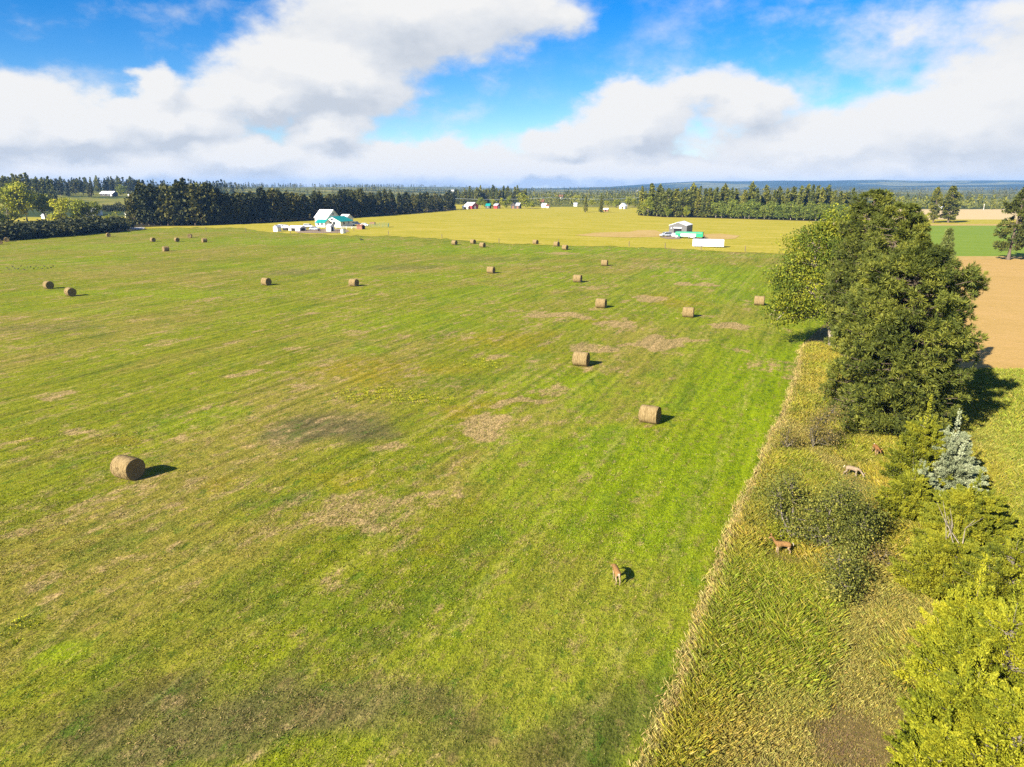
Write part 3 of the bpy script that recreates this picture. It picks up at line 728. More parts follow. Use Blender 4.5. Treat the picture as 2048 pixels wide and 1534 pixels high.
def juniper(seed, H, Rad, n_sp, n_leaf, leaf, spires=14, aspect=2.6):
    """scale-leaved evergreen: many upswept plumes round a low trunk"""
    q = np.random.default_rng(seed)
    mb = MB(); mb.tube((0, 0, 0), (0, 0, H * .62), .12 * Rad / 2 + .05, .03, 7, cap=False)
    cs, ds, ts = [], [], []
    for i in range(n_sp):
        if i < spires:
            a = q.uniform(0, 2 * pi); rr = Rad * .62 * math.sqrt(q.uniform(0, 1)) * (0 if i == 0 else 1); top = H * (1 if i == 0 else (1 - .62 * (rr / Rad) ** 1.2) * q.uniform(.78, .95))
            base = np.array([rr * .4 * cos(a), rr * .4 * sin(a), .1]); tip = np.array([rr * cos(a), rr * sin(a), top]); wid = Rad * q.uniform(.17, .26); lo = .05
        else:
            hh = q.uniform(.03, .86) ** 1.15; a = q.uniform(0, 2 * pi); ln = Rad * ((1 - hh) ** .6) * q.uniform(.72, 1.12)
            base = np.array([0, 0, hh * H * .8]); tip = base + np.array([ln * cos(a), ln * sin(a), ln * q.uniform(.18, .6)]); wid = ln * q.uniform(.15, .24) + .06; lo = .35
        mb.tube(base, lerp(base, tip, .8), .022, .008, 4, cap=False)
        k = n_leaf // n_sp
        s = lo + (1 - lo) * q.uniform(0, 1, k) ** .8
        env = wid * np.clip((1 - s) * 1.5, .12, 1) ** .7
        d = q.normal(0, 1, (k, 3)); d /= np.linalg.norm(d, axis=1, keepdims=True)
        rad = env * q.uniform(.35, 1.0, k) ** .5
        pos = base[None] + (tip - base)[None] * s[:, None] + d * rad[:, None]
        ax = (tip - base) / np.linalg.norm(tip - base)
        cs.append(pos); ds.append(ax[None] * .75 + d * .8 + np.array([0, 0, .35])); ts.append(np.full(k, q.uniform(.2, .8)))
    cs = np.concatenate(cs); ds = np.concatenate(ds); ts = np.concatenate(ts)
    cs[:, 2] = np.maximum(cs[:, 2], .1)
    v, f = leaf_quads(cs, leaf, up=0, aspect=aspect, dirs=ds, spread=.8)
    return mb, v, f, np.repeat(np.clip(ts + R.normal(0, .14, len(cs)), 0, 1), 4)

M['pine_near'] = mat_leaf("pine_needles", [(0.0, (.045, .060, .009)), (.5, (.112, .128, .016)), (1.0, (.23, .225, .026))], trans=.15)
M['pine_far'] = mat_leaf("dark_needles", [(0.0, (.020, .027, .008)), (.5, (.045, .052, .010)), (1.0, (.125, .112, .018))], trans=.1, noise_scale=.12, obj_var=.75)
M['fir_far'] = mat_leaf("fir_needles", [(0.0, (.05, .062, .010)), (.5, (.105, .115, .015)), (1.0, (.20, .185, .02))], trans=.1, noise_scale=.12, obj_var=.6)
M['spruce_near'] = mat_leaf("blue_green_needles", [(0.0, (.07, .095, .024)), (.5, (.135, .165, .04)), (1.0, (.22, .235, .06))], trans=.12)
M['blue'] = mat_leaf("silvery_needles", [(0.0, (.15, .175, .085)), (.5, (.28, .305, .165)), (1.0, (.42, .44, .27))], trans=.12)
M['juniper'] = mat_leaf("scale_leaves", [(0.0, (.075, .095, .008)), (.45, (.17, .185, .011)), (1.0, (.31, .29, .016))], trans=.22, noise_scale=.6)
M['juniper_b'] = mat_leaf("bright_scale_leaves", [(0.0, (.12, .145, .008)), (.45, (.24, .25, .012)), (1.0, (.40, .37, .018))], trans=.25, noise_scale=.6)
M['poplar'] = mat_leaf("poplar_leaves", [(0.0, (.06, .095, .010)), (.5, (.13, .165, .013)), (1.0, (.29, .28, .016))], trans=.28)
M['decid_far'] = mat_leaf("leafy_crown", [(0.0, (.09, .12, .010)), (.5, (.18, .205, .014)), (1.0, (.32, .29, .02))], trans=.2, noise_scale=.15, obj_var=.5)
M['decid_bright'] = mat_leaf('sunny_leafy_crown', [(0.0, (.13, .16, .012)), (.5, (.25, .265, .015)), (1.0, (.40, .36, .02))], trans=.2, noise_scale=.15, obj_var=.5)
M['aspen_far'] = mat_leaf("aspen_crown", [(0.0, (.08, .115, .013)), (.5, (.13, .165, .02)), (1.0, (.21, .225, .028))], trans=.2, noise_scale=.15, obj_var=.3)
M['shrub'] = mat_leaf("shrub_leaves", [(0.0, (.065, .078, .013)), (.5, (.135, .145, .02)), (.85, (.22, .21, .03)), (1.0, (.36, .30, .06))], trans=.2, noise_scale=.7)
M['shrub_dry'] = mat_leaf("drying_shrub_leaves", [(0.0, (.085, .07, .022)), (.5, (.16, .13, .035)), (1.0, (.28, .19, .04))], trans=.15, noise_scale=.7)
M['hedge'] = mat_leaf("hedge_leaves", [(0.0, (.018, .024, .007)), (.5, (.035, .042, .010)), (1.0, (.085, .080, .016))], trans=.12, noise_scale=.2, obj_var=.4)
M['bark'] = mat_bark("pine_bark", (.075, .058, .042), (.18, .135, .095))
M['bark_pale'] = mat_bark("pale_bark", (.16, .125, .09), (.37, .31, .235))
M['bark_grey'] = mat_bark("grey_twigs", (.095, .078, .06), (.24, .205, .16))

def tree_meshes(parts, leafmat, barkmat, name):
    mb, v, f, t = parts
    return mb.mesh(name + "_trunk", barkmat, smooth=True), mesh_np(name + "_crown", v, f, leafmat, tint=t)
def put_tree(meshes, name, loc, label, cat="tree", group=None, rotz=0.0, scale=(1, 1, 1), trunk_name="trunk", crown_name="crown"):
    e = empty(name, loc, rotz, tuple(float(s) for s in scale)); tag(e, label, cat, group)
    link(trunk_name, meshes[0], e); link(crown_name, meshes[1], e)
    return e
def top_at(px, py, h):
    p = gp(px, py, h); p[2] = 0.08; return p

# ------------------------------------------------------------------ the near row of trees on the right
lob = [(-4.6, -.5, 7.2, 3.6, 3.2, 3.2), (-3.2, .8, 11.0, 3.8, 3.2, 3.4), (1.2, 0, 12.4, 3.8, 3.4, 3.4), (2.3, -1, 8.0, 3.0, 3.0, 3.0), (-5.2, 1.2, 4.4, 2.8, 2.6, 2.2), (-.5, -1.8, 5.2, 3.4, 2.6, 2.6), (-.8, 1.5, 13.8, 2.6, 2.4, 2.2), (4.2, .5, 11, 2.4, 2.4, 2.4), (-6.4, .2, 8.4, 2.0, 2.0, 2.0)]
put_tree(tree_meshes(broadleaf(21, 16, lob, 640, .23, 68, trunk_r=.30, sig=.52, trunk_h=.34, limb_r=1.5, lean=(-.12, 0)), M['poplar'], M['bark_pale'], "poplar"), "poplar_tree", at(1662, 82, .08),
         "light green broad poplar with pale forked limbs, left of the big pines")
big = dict(near=True, tuft=.40, needles=24, width=.058)
put_tree(tree_meshes(conifer(31, 18.3, 3.3, cb=.05, shape='dome', nb=340, per=10, bare=.3, **big), M['pine_near'], M['bark'], "pine_a"), "pine_tree", at(1708, 76, .08),
         "round topped pine standing highest, behind the poplar and the big bushy pine")
put_tree(tree_meshes(conifer(32, 17.2, 3.0, cb=.05, shape='dome', nb=340, per=10, bare=.25, **big), M['pine_near'], M['bark'], "pine_b"), "pine_tree", at(1752, 65, .08),
         "dark pine with spiky twin tops between the round topped pine and the front pine")
put_tree(tree_meshes(conifer(43, 15.4, 4.15, cb=.02, shape='round', nb=470, per=13, bare=.28, **big), M['pine_near'], M['bark'], "pine_c"), "pine_tree", at(1790, 51.5, .08),
         "widest bushy pine at the front of the clump, branches down to the ground")
put_tree(tree_meshes(conifer(35, 12.6, 2.6, cb=.02, shape='round', nb=220, per=8, bare=.4, **big), M['pine_near'], M['bark'], "pine_d"), "pine_tree", at(1708, 54.5, .08),
         "lower left shoulder pine of the near clump, just right of the poplar trunk")
put_tree(tree_meshes(conifer(36, 13.2, 3.3, cb=.03, shape='round', nb=300, per=10, bare=.3, **big), M['pine_near'], M['bark'], "pine_e"), "pine_tree", at(1816, 59, .08),
         "pine on the right flank of the near clump, its boughs reaching over the wheat")
put_tree(tree_meshes(conifer(34, 15.2, 2.9, cb=.04, shape='spruce', nb=420, per=10, near=True, tuft=.28, needles=16, width=.035, bare=.2), M['spruce_near'], M['bark'], "spruce"), "spruce_tree", at(1846, 64, .08),
         "blue green spruce with drooping tiers at the right edge of the big pine clump")
jun = [  # top pixel, height, radius, material, label
    (1862, 795, 6.0, 2.2, 'juniper', 36000, "yellow green juniper under the big pines, just left of the tall silvery evergreen"),
    (1826, 862, 3.2, 1.1, 'juniper', 14000, "small narrow juniper beside the chestnut deer under the pines"),
    (1920, 822, 5.4, 2.1, 'blue', 36000, "silvery blue conical evergreen, the tallest pale one in the row"),
    (1850, 925, 2.9, 1.4, 'blue', 16000, "small silvery evergreen at the foot of the tall silvery one"),
    (1835, 925, 3.6, 1.8, 'juniper', 24000, "low spreading juniper to the left of the silvery evergreens"),
    (1960, 945, 4.6, 2.6, 'juniper', 44000, "broad olive juniper directly below the silvery evergreens"),
    (1915, 1035, 4.2, 2.4, 'juniper', 40000, "rounded juniper with a dead spiky top, right of the hawthorn thicket"),
    (2045, 1040, 5.0, 2.6, 'juniper', 30000, "dark green juniper cut by the right edge, above the lime ones"),
    (1970, 1112, 5.8, 2.1, 'juniper_b', 44000, "bright lime juniper with one tall pointed plume"),
    (2048, 1145, 6.2, 2.8, 'juniper_b', 44000, "bright lime juniper with upswept plumes, cut by the right edge"),
    (1960, 1210, 4.2, 1.9, 'juniper_b', 36000, "lime juniper in front of the pointed one, reaching furthest onto the verge"),
    (1970, 1290, 5.0, 2.3, 'juniper_b', 46000, "lime yellow juniper filling the bottom right corner"),
    (2075, 1330, 5.2, 2.8, 'juniper_b', 36000, "lime juniper mostly outside the frame at the bottom right corner"),
    (1900, 1420, 3.2, 1.5, 'juniper_b', 30000, "low lime juniper at the bottom edge beside the brown bare patch"),
]
for i, (px, py, h, r, mt, nl, lab) in enumerate(jun):
    near = py > 1000
    pr = juniper(100 + i, h, r, 90 + int(r * 50), int(nl * 2.3), .105 if near else .14, spires=9 if mt == 'blue' else 12, aspect=2.4)
    put_tree(tree_meshes(pr, M[mt], M['bark_grey'], "evergreen"), "silvery_evergreen" if mt == 'blue' else "juniper_tree", top_at(px, py, h), lab, group=None if mt == 'blue' else "junipers of the near row")
for o in [o for o in COL.objects if o.name.startswith("juniper_tree") and "dead spiky" in o.get("label", "")]:
    q = np.random.default_rng(5)
    for k in range(7):
        d = MB(); p0 = np.array([q.normal(0, .25), q.normal(0, .25), 3.0]); p1 = p0 + np.array([q.normal(-.25, .45), q.normal(0, .35), q.uniform(1.0, 1.9)]); pm = lerp(p0, p1, .5) + q.normal(0, .1, 3)
        d.tube(p0, pm, .024, .017, 5); d.tube(pm, p1, .017, .006, 5); d.tube(pm, pm + np.array([q.normal(0, .35), q.normal(0, .3), .45]), .010, .004, 4)
        d.build("dead_branch", M['bark_pale'], o)
def shrub(seed, px, py, h, r, mat, lab, ncl=150, per=34, leaf=.10, name="hawthorn_bush"):
    p = gp(px, py); p[2] = .1; ncl = int(ncl * .9); per = int(per * .95)
    q = np.random.default_rng(seed); cl = [(q.uniform(-.6, .6) * r, q.uniform(-.5, .5) * r, h * z, r * q.uniform(.28, .46), r * q.uniform(.28, .46), h * q.uniform(.18, .3)) for z in (.78, .62, .55, .42, .36, .3)]
    pr = broadleaf(seed, h, cl, ncl, leaf, per, trunk_r=.07, sig=.36, trunk_h=.12, limb_r=1.5, aspect=1.5, shell=.25)
    put_tree(tree_meshes(pr, M[mat], M['bark_grey'], "bush"), name, p, lab, cat="bush", trunk_name="stem", crown_name="foliage", rotz=seed)
shrub(201, 1625, 900, 3.6, 2.1, 'shrub_dry', "brown twiggy bush on the verge below the poplar", 170, 26)
shrub(202, 1572, 902, 2.0, 1.3, 'shrub_dry', "low reddish bush touching the left of the brown twiggy bush", 70, 20)
shrub(203, 1580, 1092, 3.9, 2.2, 'shrub', "grey green hawthorn over the standing doe, left one of the thicket", 210, 40)
shrub(204, 1655, 1108, 4.4, 2.6, 'shrub', "tallest hawthorn in the middle of the thicket on the verge", 260, 44)
shrub(205, 1715, 1118, 3.6, 1.9, 'shrub', "hawthorn with yellowing leaves at the right of the thicket", 160, 40)
shrub(206, 1552, 1050, 3.2, 1.7, 'shrub', "hawthorn at the upper left of the thicket, nearest the mown edge", 130, 34)
shrub(207, 1690, 1205, 2.6, 1.9, 'shrub', "low spreading hawthorn in front of the thicket", 150, 34)
shrub(208, 1562, 1094, 1.1, .75, 'juniper', "small lime green bush behind the standing doe", 60, 30, name="lime_bush")
shrub(209, 1765, 1140, 1.2, 1.0, 'shrub_dry', "small brown bush between the thicket and the junipers", 60, 26)

# ------------------------------------------------------------------ far tree kinds
PINE = [tree_meshes(conifer(300 + i, 16, 3.0 + .4 * (i % 3), cb=.06 + .03 * (i % 3), shape=['pine', 'round', 'pine', 'column', 'round'][i], nb=95, tuft=.95, per=8, bare=.15), M['pine_far'], M['bark'], "pine") for i in range(5)]
FIR = [tree_meshes(conifer(320 + i, 18, 3.0 + .5 * (i % 2), cb=.06, shape=['spruce', 'column', 'spruce', 'pine'][i], nb=120, tuft=.9, per=8, bare=.12), M['fir_far'], M['bark'], "fir") for i in range(4)]
def decid(seed, mat, per=26, ncl=95, hi=12):
    q = np.random.default_rng(seed)
    cl = [(q.normal(0, 1.6), q.normal(0, 1.6), hi * q.uniform(.26, .8), q.uniform(1.9, 2.7), q.uniform(1.9, 2.7), q.uniform(1.8, 2.8)) for _ in range(8)]
    return tree_meshes(broadleaf(seed, hi, cl, ncl, .62, per, trunk_r=.2, sig=.62, trunk_h=.2), M[mat], M['bark_pale'], "leafy")
DEC = [decid(340 + i, 'decid_far') for i in range(4)]
DECB = [decid(345 + i, 'decid_bright') for i in range(4)]
ASP = [decid(350 + i, 'aspen_far', hi=11) for i in range(3)]
def bushy(seed, mat):
    cl = [(0, 0, 1.5, 2.2, 2.2, 1.5), (1.4, .5, 1.2, 1.6, 1.6, 1.1), (-1.3, -.3, 1.3, 1.7, 1.7, 1.2)]
    return tree_meshes(broadleaf(seed, 3, cl, 60, .5, 20, trunk_r=.08, sig=.4, trunk_h=.13), M[mat], M['bark_grey'], "shrub")
HDG = [bushy(360 + i, 'hedge') for i in range(3)]
YBU = [bushy(370 + i, 'decid_far') for i in range(2)]
ORD = "first second third fourth fifth sixth seventh eighth ninth tenth eleventh twelfth thirteenth fourteenth fifteenth sixteenth seventeenth eighteenth nineteenth twentieth".split()
def far_tree(kind, px, Y, h, name, label, base_h, group=None, wide=1.0, cat="tree"):
    p = at(px, Y); p[2] = float(hill_h(p[0], p[1])) + .05
    s = h / base_h
    return put_tree(kind, name, p, label, cat, group, rotz=R.uniform(0, 6.28), scale=(s * wide * R.uniform(.88, 1.12), s * wide * R.uniform(.88, 1.12), s))
def row_labels(items, marks, noun):
    """items: sorted columns; marks: [(column, words for that place)]; returns one label each, counted from the nearest landmark"""
    labs = []
    for i, x in enumerate(items):
        best = min(marks, key=lambda m: abs(m[0] - x))
        if x >= best[0]: k = sum(1 for t in items if best[0] <= t < x); side = "right of"
        else: k = sum(1 for t in items if x < t < best[0]); side = "left of"
        labs.append(f"{noun}, {ORD[min(k, 19)]} {side} {best[1]}")
    return labs
LOOK = ["broad ragged", "round headed", "pointed", "narrow", "bushy rounded"]

# --- the dark pine wood behind the farm
WOODL = [(268, 452), (330, 452), (400, 452), (470, 449), (560, 444), (650, 439), (740, 433), (820, 427), (905, 420)]
def wood_base(x): return np.interp(x, [w[0] for w in WOODL], [w[1] for w in WOODL])
def wood_top(x):
    return np.interp(x, [262, 280, 300, 325, 345, 380, 400, 425, 450, 500, 555, 600, 660, 700, 730, 770, 800, 860, 905], [405, 374, 372, 382, 372, 368, 374, 376, 390, 389, 382, 390, 390, 382, 388, 386, 390, 388, 396])
xs = np.sort(np.concatenate([np.arange(272, 908, 13.2) + R.uniform(-4, 4, len(np.arange(272, 908, 13.2)))]))
labs = row_labels(list(xs), [(262, "the drive in the front row"), (655, "the white barn in the front row"), (912, "the dark wood's far corner")], "{} dark pine")
for i, x in enumerate(xs):
    p = gp(x, wood_base(x)); k = int(R.integers(0, 5))
    h = (wood_base(x) - wood_top(x) + R.uniform(-3, 9)) * (p[1] * CP + 5) / F
    far_tree(PINE[k], x, p[1] + 3, h, "pine_tree", labs[i].format(LOOK[k]), 16, "front row pines of the dark wood", wide=1.1)
for row, dy in ((1, 14), (2, 30)):
    for x in np.arange(272, 905, 17.0):
        x += R.uniform(-6, 6); p = gp(x, wood_base(x)); k = int(R.integers(0, 5))
        h = (wood_base(x) - wood_top(x) + R.uniform(-6, 4)) * (p[1] * CP + 5) / F
        far_tree(PINE[k], x, p[1] + dy, h * 1.02, "pine_tree", "dark pine deep in the wood, its top showing over the front row", 16, "pines deep in the dark wood", wide=1.15)
for i, (x, t, lab) in enumerate([(288, 364, "tall ragged pine rising over the left end of the dark wood"), (333, 366, "tall spire of a pine near the left end of the dark wood"), (372, 361, "tallest pine in the dark wood, between two lower ones"), (402, 365, "first of three slim pines standing over the dark wood"), (415, 366, "middle of three slim pines standing over the dark wood"), (429, 366, "last of three slim pines standing over the dark wood"),
                                   (707, 378, "tall pine over the dark wood to the right of the barn roof"), (782, 379, "tall pine over the right half of the dark wood")]):
    p = gp(x, wood_base(x)); Y = p[1] + 18
    h = CAM_H + (372 - t) * (Y * CP) / F * 1.06
    far_tree(FIR[1] if i in (3, 4, 5) else PINE[i % 5], x, Y, h, "pine_tree", lab, 18 if i in (3, 4, 5) else 16, "tall pines over the dark wood", wide=.85)

# --- the mixed wood on the right
xs = np.sort(np.arange(1284, 1700, 13.5) + R.uniform(-4, 4, len(np.arange(1284, 1700, 13.5))))
wb = lambda x: np.interp(x, [1270, 1330, 1400, 1500, 1600, 1720], [430, 434, 435, 438, 441, 444])
labs = row_labels(list(xs), [(1275, "the mixed wood's near corner, front row"), (1450, "the white trailer, in the wood behind"), (1640, "the poplar top, in the wood behind")], "{}")
for i, x in enumerate(xs):
    p = gp(x, wb(x))
    if x > 1418 or (x < 1320 and i % 2 == 0 and False):
        h = R.uniform(8.5, 11.5); far_tree(ASP[i % 3], x, p[1] + 2, h, "aspen_tree", labs[i].format("pale stemmed green aspen"), 11, "aspens in front of the mixed wood", wide=1.0)
    else:
        k = int(R.integers(0, 4)); h = R.uniform(16, 21)
        far_tree(FIR[k], x, p[1] + 2, h, "fir_tree", labs[i].format("tall olive conifer"), 18, "front conifers of the mixed wood", wide=1.15)
tops = [(1301, 369), (1317, 368), (1334, 376), (1353, 376), (1369, 381), (1383, 366), (1397, 371), (1415, 376), (1430, 373), (1447, 368), (1460, 374), (1468, 376), (1485, 378), (1499, 364), (1511, 374), (1528, 369), (1545, 378), (1555, 373), (1570, 375), (1583, 372), (1597, 370), (1610, 368), (1620, 368), (1630, 370), (1639, 373), (1651, 369), (1664, 379), (1700, 375), (1676, 380), (1690, 383)]
xs2 = sorted(t[0] for t in tops)
labs = row_labels(xs2, [(1290, "the mixed wood's corner, back row"), (1383, "the spire behind the grey shed"), (1499, "the highest spire of the mixed wood"), (1650, "the poplar top, back row")], "conifer top")
LB = dict(zip(xs2, labs))
for i, (x, t) in enumerate(tops):
    Y = gp(x, wb(x))[1] + 14 + 10 * (i % 2)
    h = CAM_H + (372 - t) * Y * CP / F * 1.05
    far_tree(FIR[i % 4], x, Y, h, "fir_tree", LB[x], 18, "back conifers of the mixed wood", wide=.95)
for i, (x, h) in enumerate([(1287, 11), (1296, 13), (1335, 9), (1372, 8)]):
    far_tree(DEC[i % 4], x, gp(x, wb(x))[1] - 3, h, "leafy_tree", ["olive leafy tree at the left corner of the mixed wood", "rounded leafy tree beside the left corner tree of the mixed wood", "low leafy tree among the conifers above the grey shed's left", "low leafy tree among the conifers above the grey shed's right"][i], 12, wide=.8)

for row, dy in ((0, 22), (1, 36)):
    for i, x in enumerate(np.arange(1284, 1710, 15.5)):
        x += R.uniform(-5, 5); far_tree(FIR[(i + row) % 4], x, gp(x, wb(x))[1] + dy, R.uniform(12, 16.5), "fir_tree", "conifer deep in the mixed wood, filling behind the front row", 18, "filling conifers of the mixed wood", wide=1.45)
# --- trees of the far right fields
def lone(px, py, h, kind, base, name, lab, wide=1.0):
    p = gp(px, py); return far_tree(kind, px, p[1], h, name, lab, base, wide=wide)
LPA = tree_meshes(conifer(381, 19, 3.2, cb=.10, shape='column', nb=150, near=True, tuft=.85, per=11, needles=5, width=.34, bare=.2), M['fir_far'], M['bark'], "field_pine")
LPB = tree_meshes(conifer(382, 19, 3.6, cb=.14, shape='round', nb=120, near=True, tuft=.8, per=12, needles=6, width=.26, bare=.3, skew=.1), M['fir_far'], M['bark'], "field_pine")
lone(1866, 446, 18.2, LPA, 19, "pine_tree", "left and shorter of two field pines beyond the green crop", .95)
lone(1896, 446, 18.8, LPA, 19, "pine_tree", "right and taller of two field pines beyond the green crop", 1.15)
lone(2016, 521, 18.5, LPB, 19, "pine_tree", "gappy lone pine on the margin between the wheat and the green crop", 1.05)
lone(2062, 519, 20, LPB, 19, "pine_tree", "taller pine at the photo's right edge behind the gappy lone pine", 1.05)

# --- left hillside
xs = np.sort(R.uniform(-60, 300, 46))
for i, x in enumerate(xs):
    Y = R.uniform(840, 1000); far_tree(FIR[i % 4] if i % 3 else PINE[i % 5], x, Y, R.uniform(14, 19), "fir_tree", "dark conifer of the wooded rise above the hillside houses", 18, "conifers on the wooded rise")
tops = [(4, 349), (17, 352), (37, 347), (53, 348), (63, 345), (82, 354), (105, 352), (178, 356), (187, 354), (198, 355), (219, 359), (242, 357), (112, 358), (45, 351), (28, 353), (92, 356)]
xs2 = sorted(t[0] for t in tops)
LB = dict(zip(xs2, row_labels(xs2, [(0, "the photo's left edge, on the rise"), (110, "the dip in the wooded rise"), (218, "the long hillside house roof")], "tall conifer on the skyline")))
for i, (x, t) in enumerate(tops):
    Y = 620 if x < 120 else 860; p = at(x, Y); gh = float(hill_h(p[0], p[1]))
    h = CAM_H + (372 - t) * Y * CP / F - gh
    far_tree(FIR[i % 4], x, Y, h, "fir_tree", LB[x], 18, "skyline conifers on the left", wide=1.05)
for i, x in enumerate(np.arange(-10, 300, 15)):
    far_tree(PINE[i % 5], x, R.uniform(700, 760) if x < 200 else R.uniform(830, 870), R.uniform(12, 16), "pine_tree", "dark pine at the lower edge of the wooded rise", 16, "pines below the rise", wide=1.2)
for (x, Y, h, lab, w) in [(18, 385, 20, "large bright leafy tree at the photo's left edge behind the hedge", 1.1), (55, 392, 21, "tallest bright leafy tree behind the hedge on the left", 1.1), (92, 400, 17, "darker leafy tree between the tall one and the rounded yellow one", 1.0), (124, 350, 14, "rounded yellow green tree behind the middle of the hedge", 1.15), (160, 352, 13, "second rounded yellow green tree, right of the first one", 1.1), (185, 356, 12, "dark leafy tree leaning over the hedge's right half", 1.0), (226, 345, 8.5, "small leafy tree at the right end of the hedge", 1.1), (247, 760, 13, "round dark tree between the two hillside houses", 1.2), (192, 480, 10, "leafy tree beside the grey roofed house", 1.1), (2, 345, 10, "low dark leafy tree in the hedge at the photo's left edge", 1.2)]:
    far_tree((DECB if x in (18, 55, 124, 160) else DEC)[int(x) % 4], x, Y, h, "leafy_tree", lab, 12, wide=w)
hx = [(-10, 483), (12, 481), (34, 480), (56, 478), (78, 477), (100, 475), (122, 473), (144, 471), (166, 469), (186, 467), (206, 466), (226, 464), (242, 461)]
for i, (x, y) in enumerate(hx):
    p = gp(x, y); far_tree(HDG[i % 3], x, p[1] + 3, R.uniform(4.4, 5.6), "hedge_bush", row_labels([h[0] for h in hx], [(-20, "the photo's left edge"), (250, "the gravel drive")], "dark hedge bush by the meadow")[i], 3, "dark hedge bushes on the left", wide=1.35, cat="bush")
for i, x in enumerate(np.arange(-20, 246, 17)):
    p = gp(x, np.interp(x, [h[0] for h in hx], [h[1] for h in hx])); far_tree(HDG[(i + 1) % 3], x, p[1] + 14, R.uniform(4.8, 6.2), "hedge_bush", "dark bush in the back of the hedge on the left", 3, "back bushes of the left hedge", wide=1.4, cat="bush")
for i, (x, y, h, lab) in enumerate([(213, 424, 5, "dark round bush left of the small white shed on the paddock"), (240, 426, 6, "round bush just left of the white shed on the paddock"), (222, 421, 4.5, "bush in the hedge line below the hillside field"), (262, 421, 5, "bush at the right end of the hillside hedge line")]):
    far_tree(HDG[i % 3], x, 520, h, "round_bush", lab, 3, wide=.9, cat="bush")

# --- middle distance round the red barn
xs = np.sort(np.concatenate([np.arange(916, 1035, 7.6) + R.uniform(-2, 2, len(np.arange(916, 1035, 7.6))), [1035, 1048, 1052]]))
labs = row_labels(list(xs), [(912, "the dark wood's corner, behind the red barn"), (1056, "the right end of the blue dark conifer block")], "dark blue green conifer")
for i, x in enumerate(xs):
    t = 374 + 5 * math.sin(i * 1.9) + (4 if x < 930 else 0); Y = 760 + R.uniform(-10, 40)
    far_tree(FIR[i % 4], x, Y, CAM_H + (372 - t) * Y / F, "fir_tree", labs[i], 18, "dark conifers behind the red barn", wide=.95)
for i, x in enumerate(np.arange(900, 1056, 6.5)):
    far_tree(PINE[i % 5], x, 770 + R.uniform(0, 60), R.uniform(11, 15), "pine_tree", "lower dark conifer filling the block behind the red barn", 16, "filling conifers behind the red barn", wide=1.6)
for (x, Y, h, k, lab, w) in [(961, 625, 9.5, 1, "bright green round tree just right of the red barn", .75), (970, 640, 7, 2, "smaller green tree touching the bright tree by the red barn", .7), (986, 640, 7, 0, "dark leafy tree by the green roofed building", .9), (1003, 630, 8, 3, "slim green tree right of the second red barn", .6), (1010, 628, 6, 0, "low green bush tree between two slim trees", .8), (1018, 632, 10.5, 1, "tall slim bright green tree left of the dark barns", .55), (1050, 620, 12.5, 2, "largest willow like green tree right of the dark barns", .85), (1063, 612, 5.5, 3, "low yellow bush at the foot of the willow like tree", 1.1)]:
    far_tree(DECB[k], x, Y, h * 1.12, "leafy_tree", lab, 12, wide=w * 1.15)
lone(1171, 425, 12, FIR[3], 18, "pine_tree", "lone dark pine in the pasture, left of two", .85)
lone(1202, 426, 13.5, FIR[2], 18, "pine_tree", "lone dark pine in the pasture beside the small hut", .85)
for (x, Y, h, lab) in [(1183, 690, 7, "olive rounded tree between the two lone pines"), (1213, 690, 6, "small olive tree behind the small hut"), (1233, 640, 8.5, "yellow green rounded tree left of the white house"), (1255, 660, 9, "golden green rounded tree right of the white house"), (1268, 670, 8, "golden green tree touching the mixed wood's left corner"), (1150, 780, 10, "pale leafy tree behind the left lone pine"), (1245, 600, 2.2, "tiny round bush alone in the pasture below the white house")]:
    far_tree(DECB[int(x) % 4], x, Y, h, "leafy_tree", lab, 12, wide=1.3)
xs = list(np.arange(1202, 1236, 4.6)) + [1238.0]
labs = row_labels(xs, [(1200, "the left end of the blue spruce block")], "dark spruce")
for i, x in enumerate(xs):
    Y = 800; far_tree(FIR[0], x, Y, CAM_H + (372 - 386 + R.uniform(-2, 2)) * Y / F, "spruce_tree", labs[i], 18, "dark spruces behind the two lone pines", wide=.9)

# --- far woods nobody could count
def woodland(name, label, rows, mat, dens=1.0):
    V, Fc, T, o = [], [], [], 0
    for (x0, x1, Y, h, gap, seed) in rows:
        xa, xb = at(x0, Y)[0], at(x1, Y)[0]
        n = int((xb - xa) / (h * .33) * dens)
        tx = R.uniform(xa, xb, n); ty = Y + R.uniform(-.02, .05, n) * Y
        ok = fbm(tx / 160 + seed, ty / 300, seed) > gap; tx, ty = tx[ok], ty[ok]; n = len(tx)
        if n == 0: continue
        th = h * R.uniform(.65, 1.2, n); tz = hill_h(tx, ty)
        k = 26
        s = R.uniform(.03, 1, (n, k)); a = R.uniform(0, 2 * pi, (n, k))
        rr = (th[:, None] * .2) * (1.05 - s) ** .7 * R.uniform(.4, 1, (n, k))
        c = np.stack([tx[:, None] + rr * np.cos(a), ty[:, None] + rr * np.sin(a), tz[:, None] + s * th[:, None]], 2).reshape(-1, 3)
        v, f = leaf_quads(c, np.repeat(th * .17, k), up=.7, aspect=1.2)
        V.append(v); Fc.append(f + o); o += len(v)
        T.append(np.repeat(np.clip(np.repeat(R.uniform(.2, .8, n), k) + R.normal(0, .1, n * k), 0, 1), 4))
    me = mesh_np(name, np.concatenate(V), np.concatenate(Fc), mat, tint=np.concatenate(T))
    tag(link(name, me), label, "woodland", kind="stuff")
woodland("far_woodland", "mixed treeline beyond the pale straw field on the right", [(1780, 2200, 612, 9.5, .0, 1), (1780, 2200, 640, 10, .0, 2), (1780, 2200, 680, 9.5, .0, 3), (1820, 2200, 604, 4.5, .42, 4)], M['fir_far'])
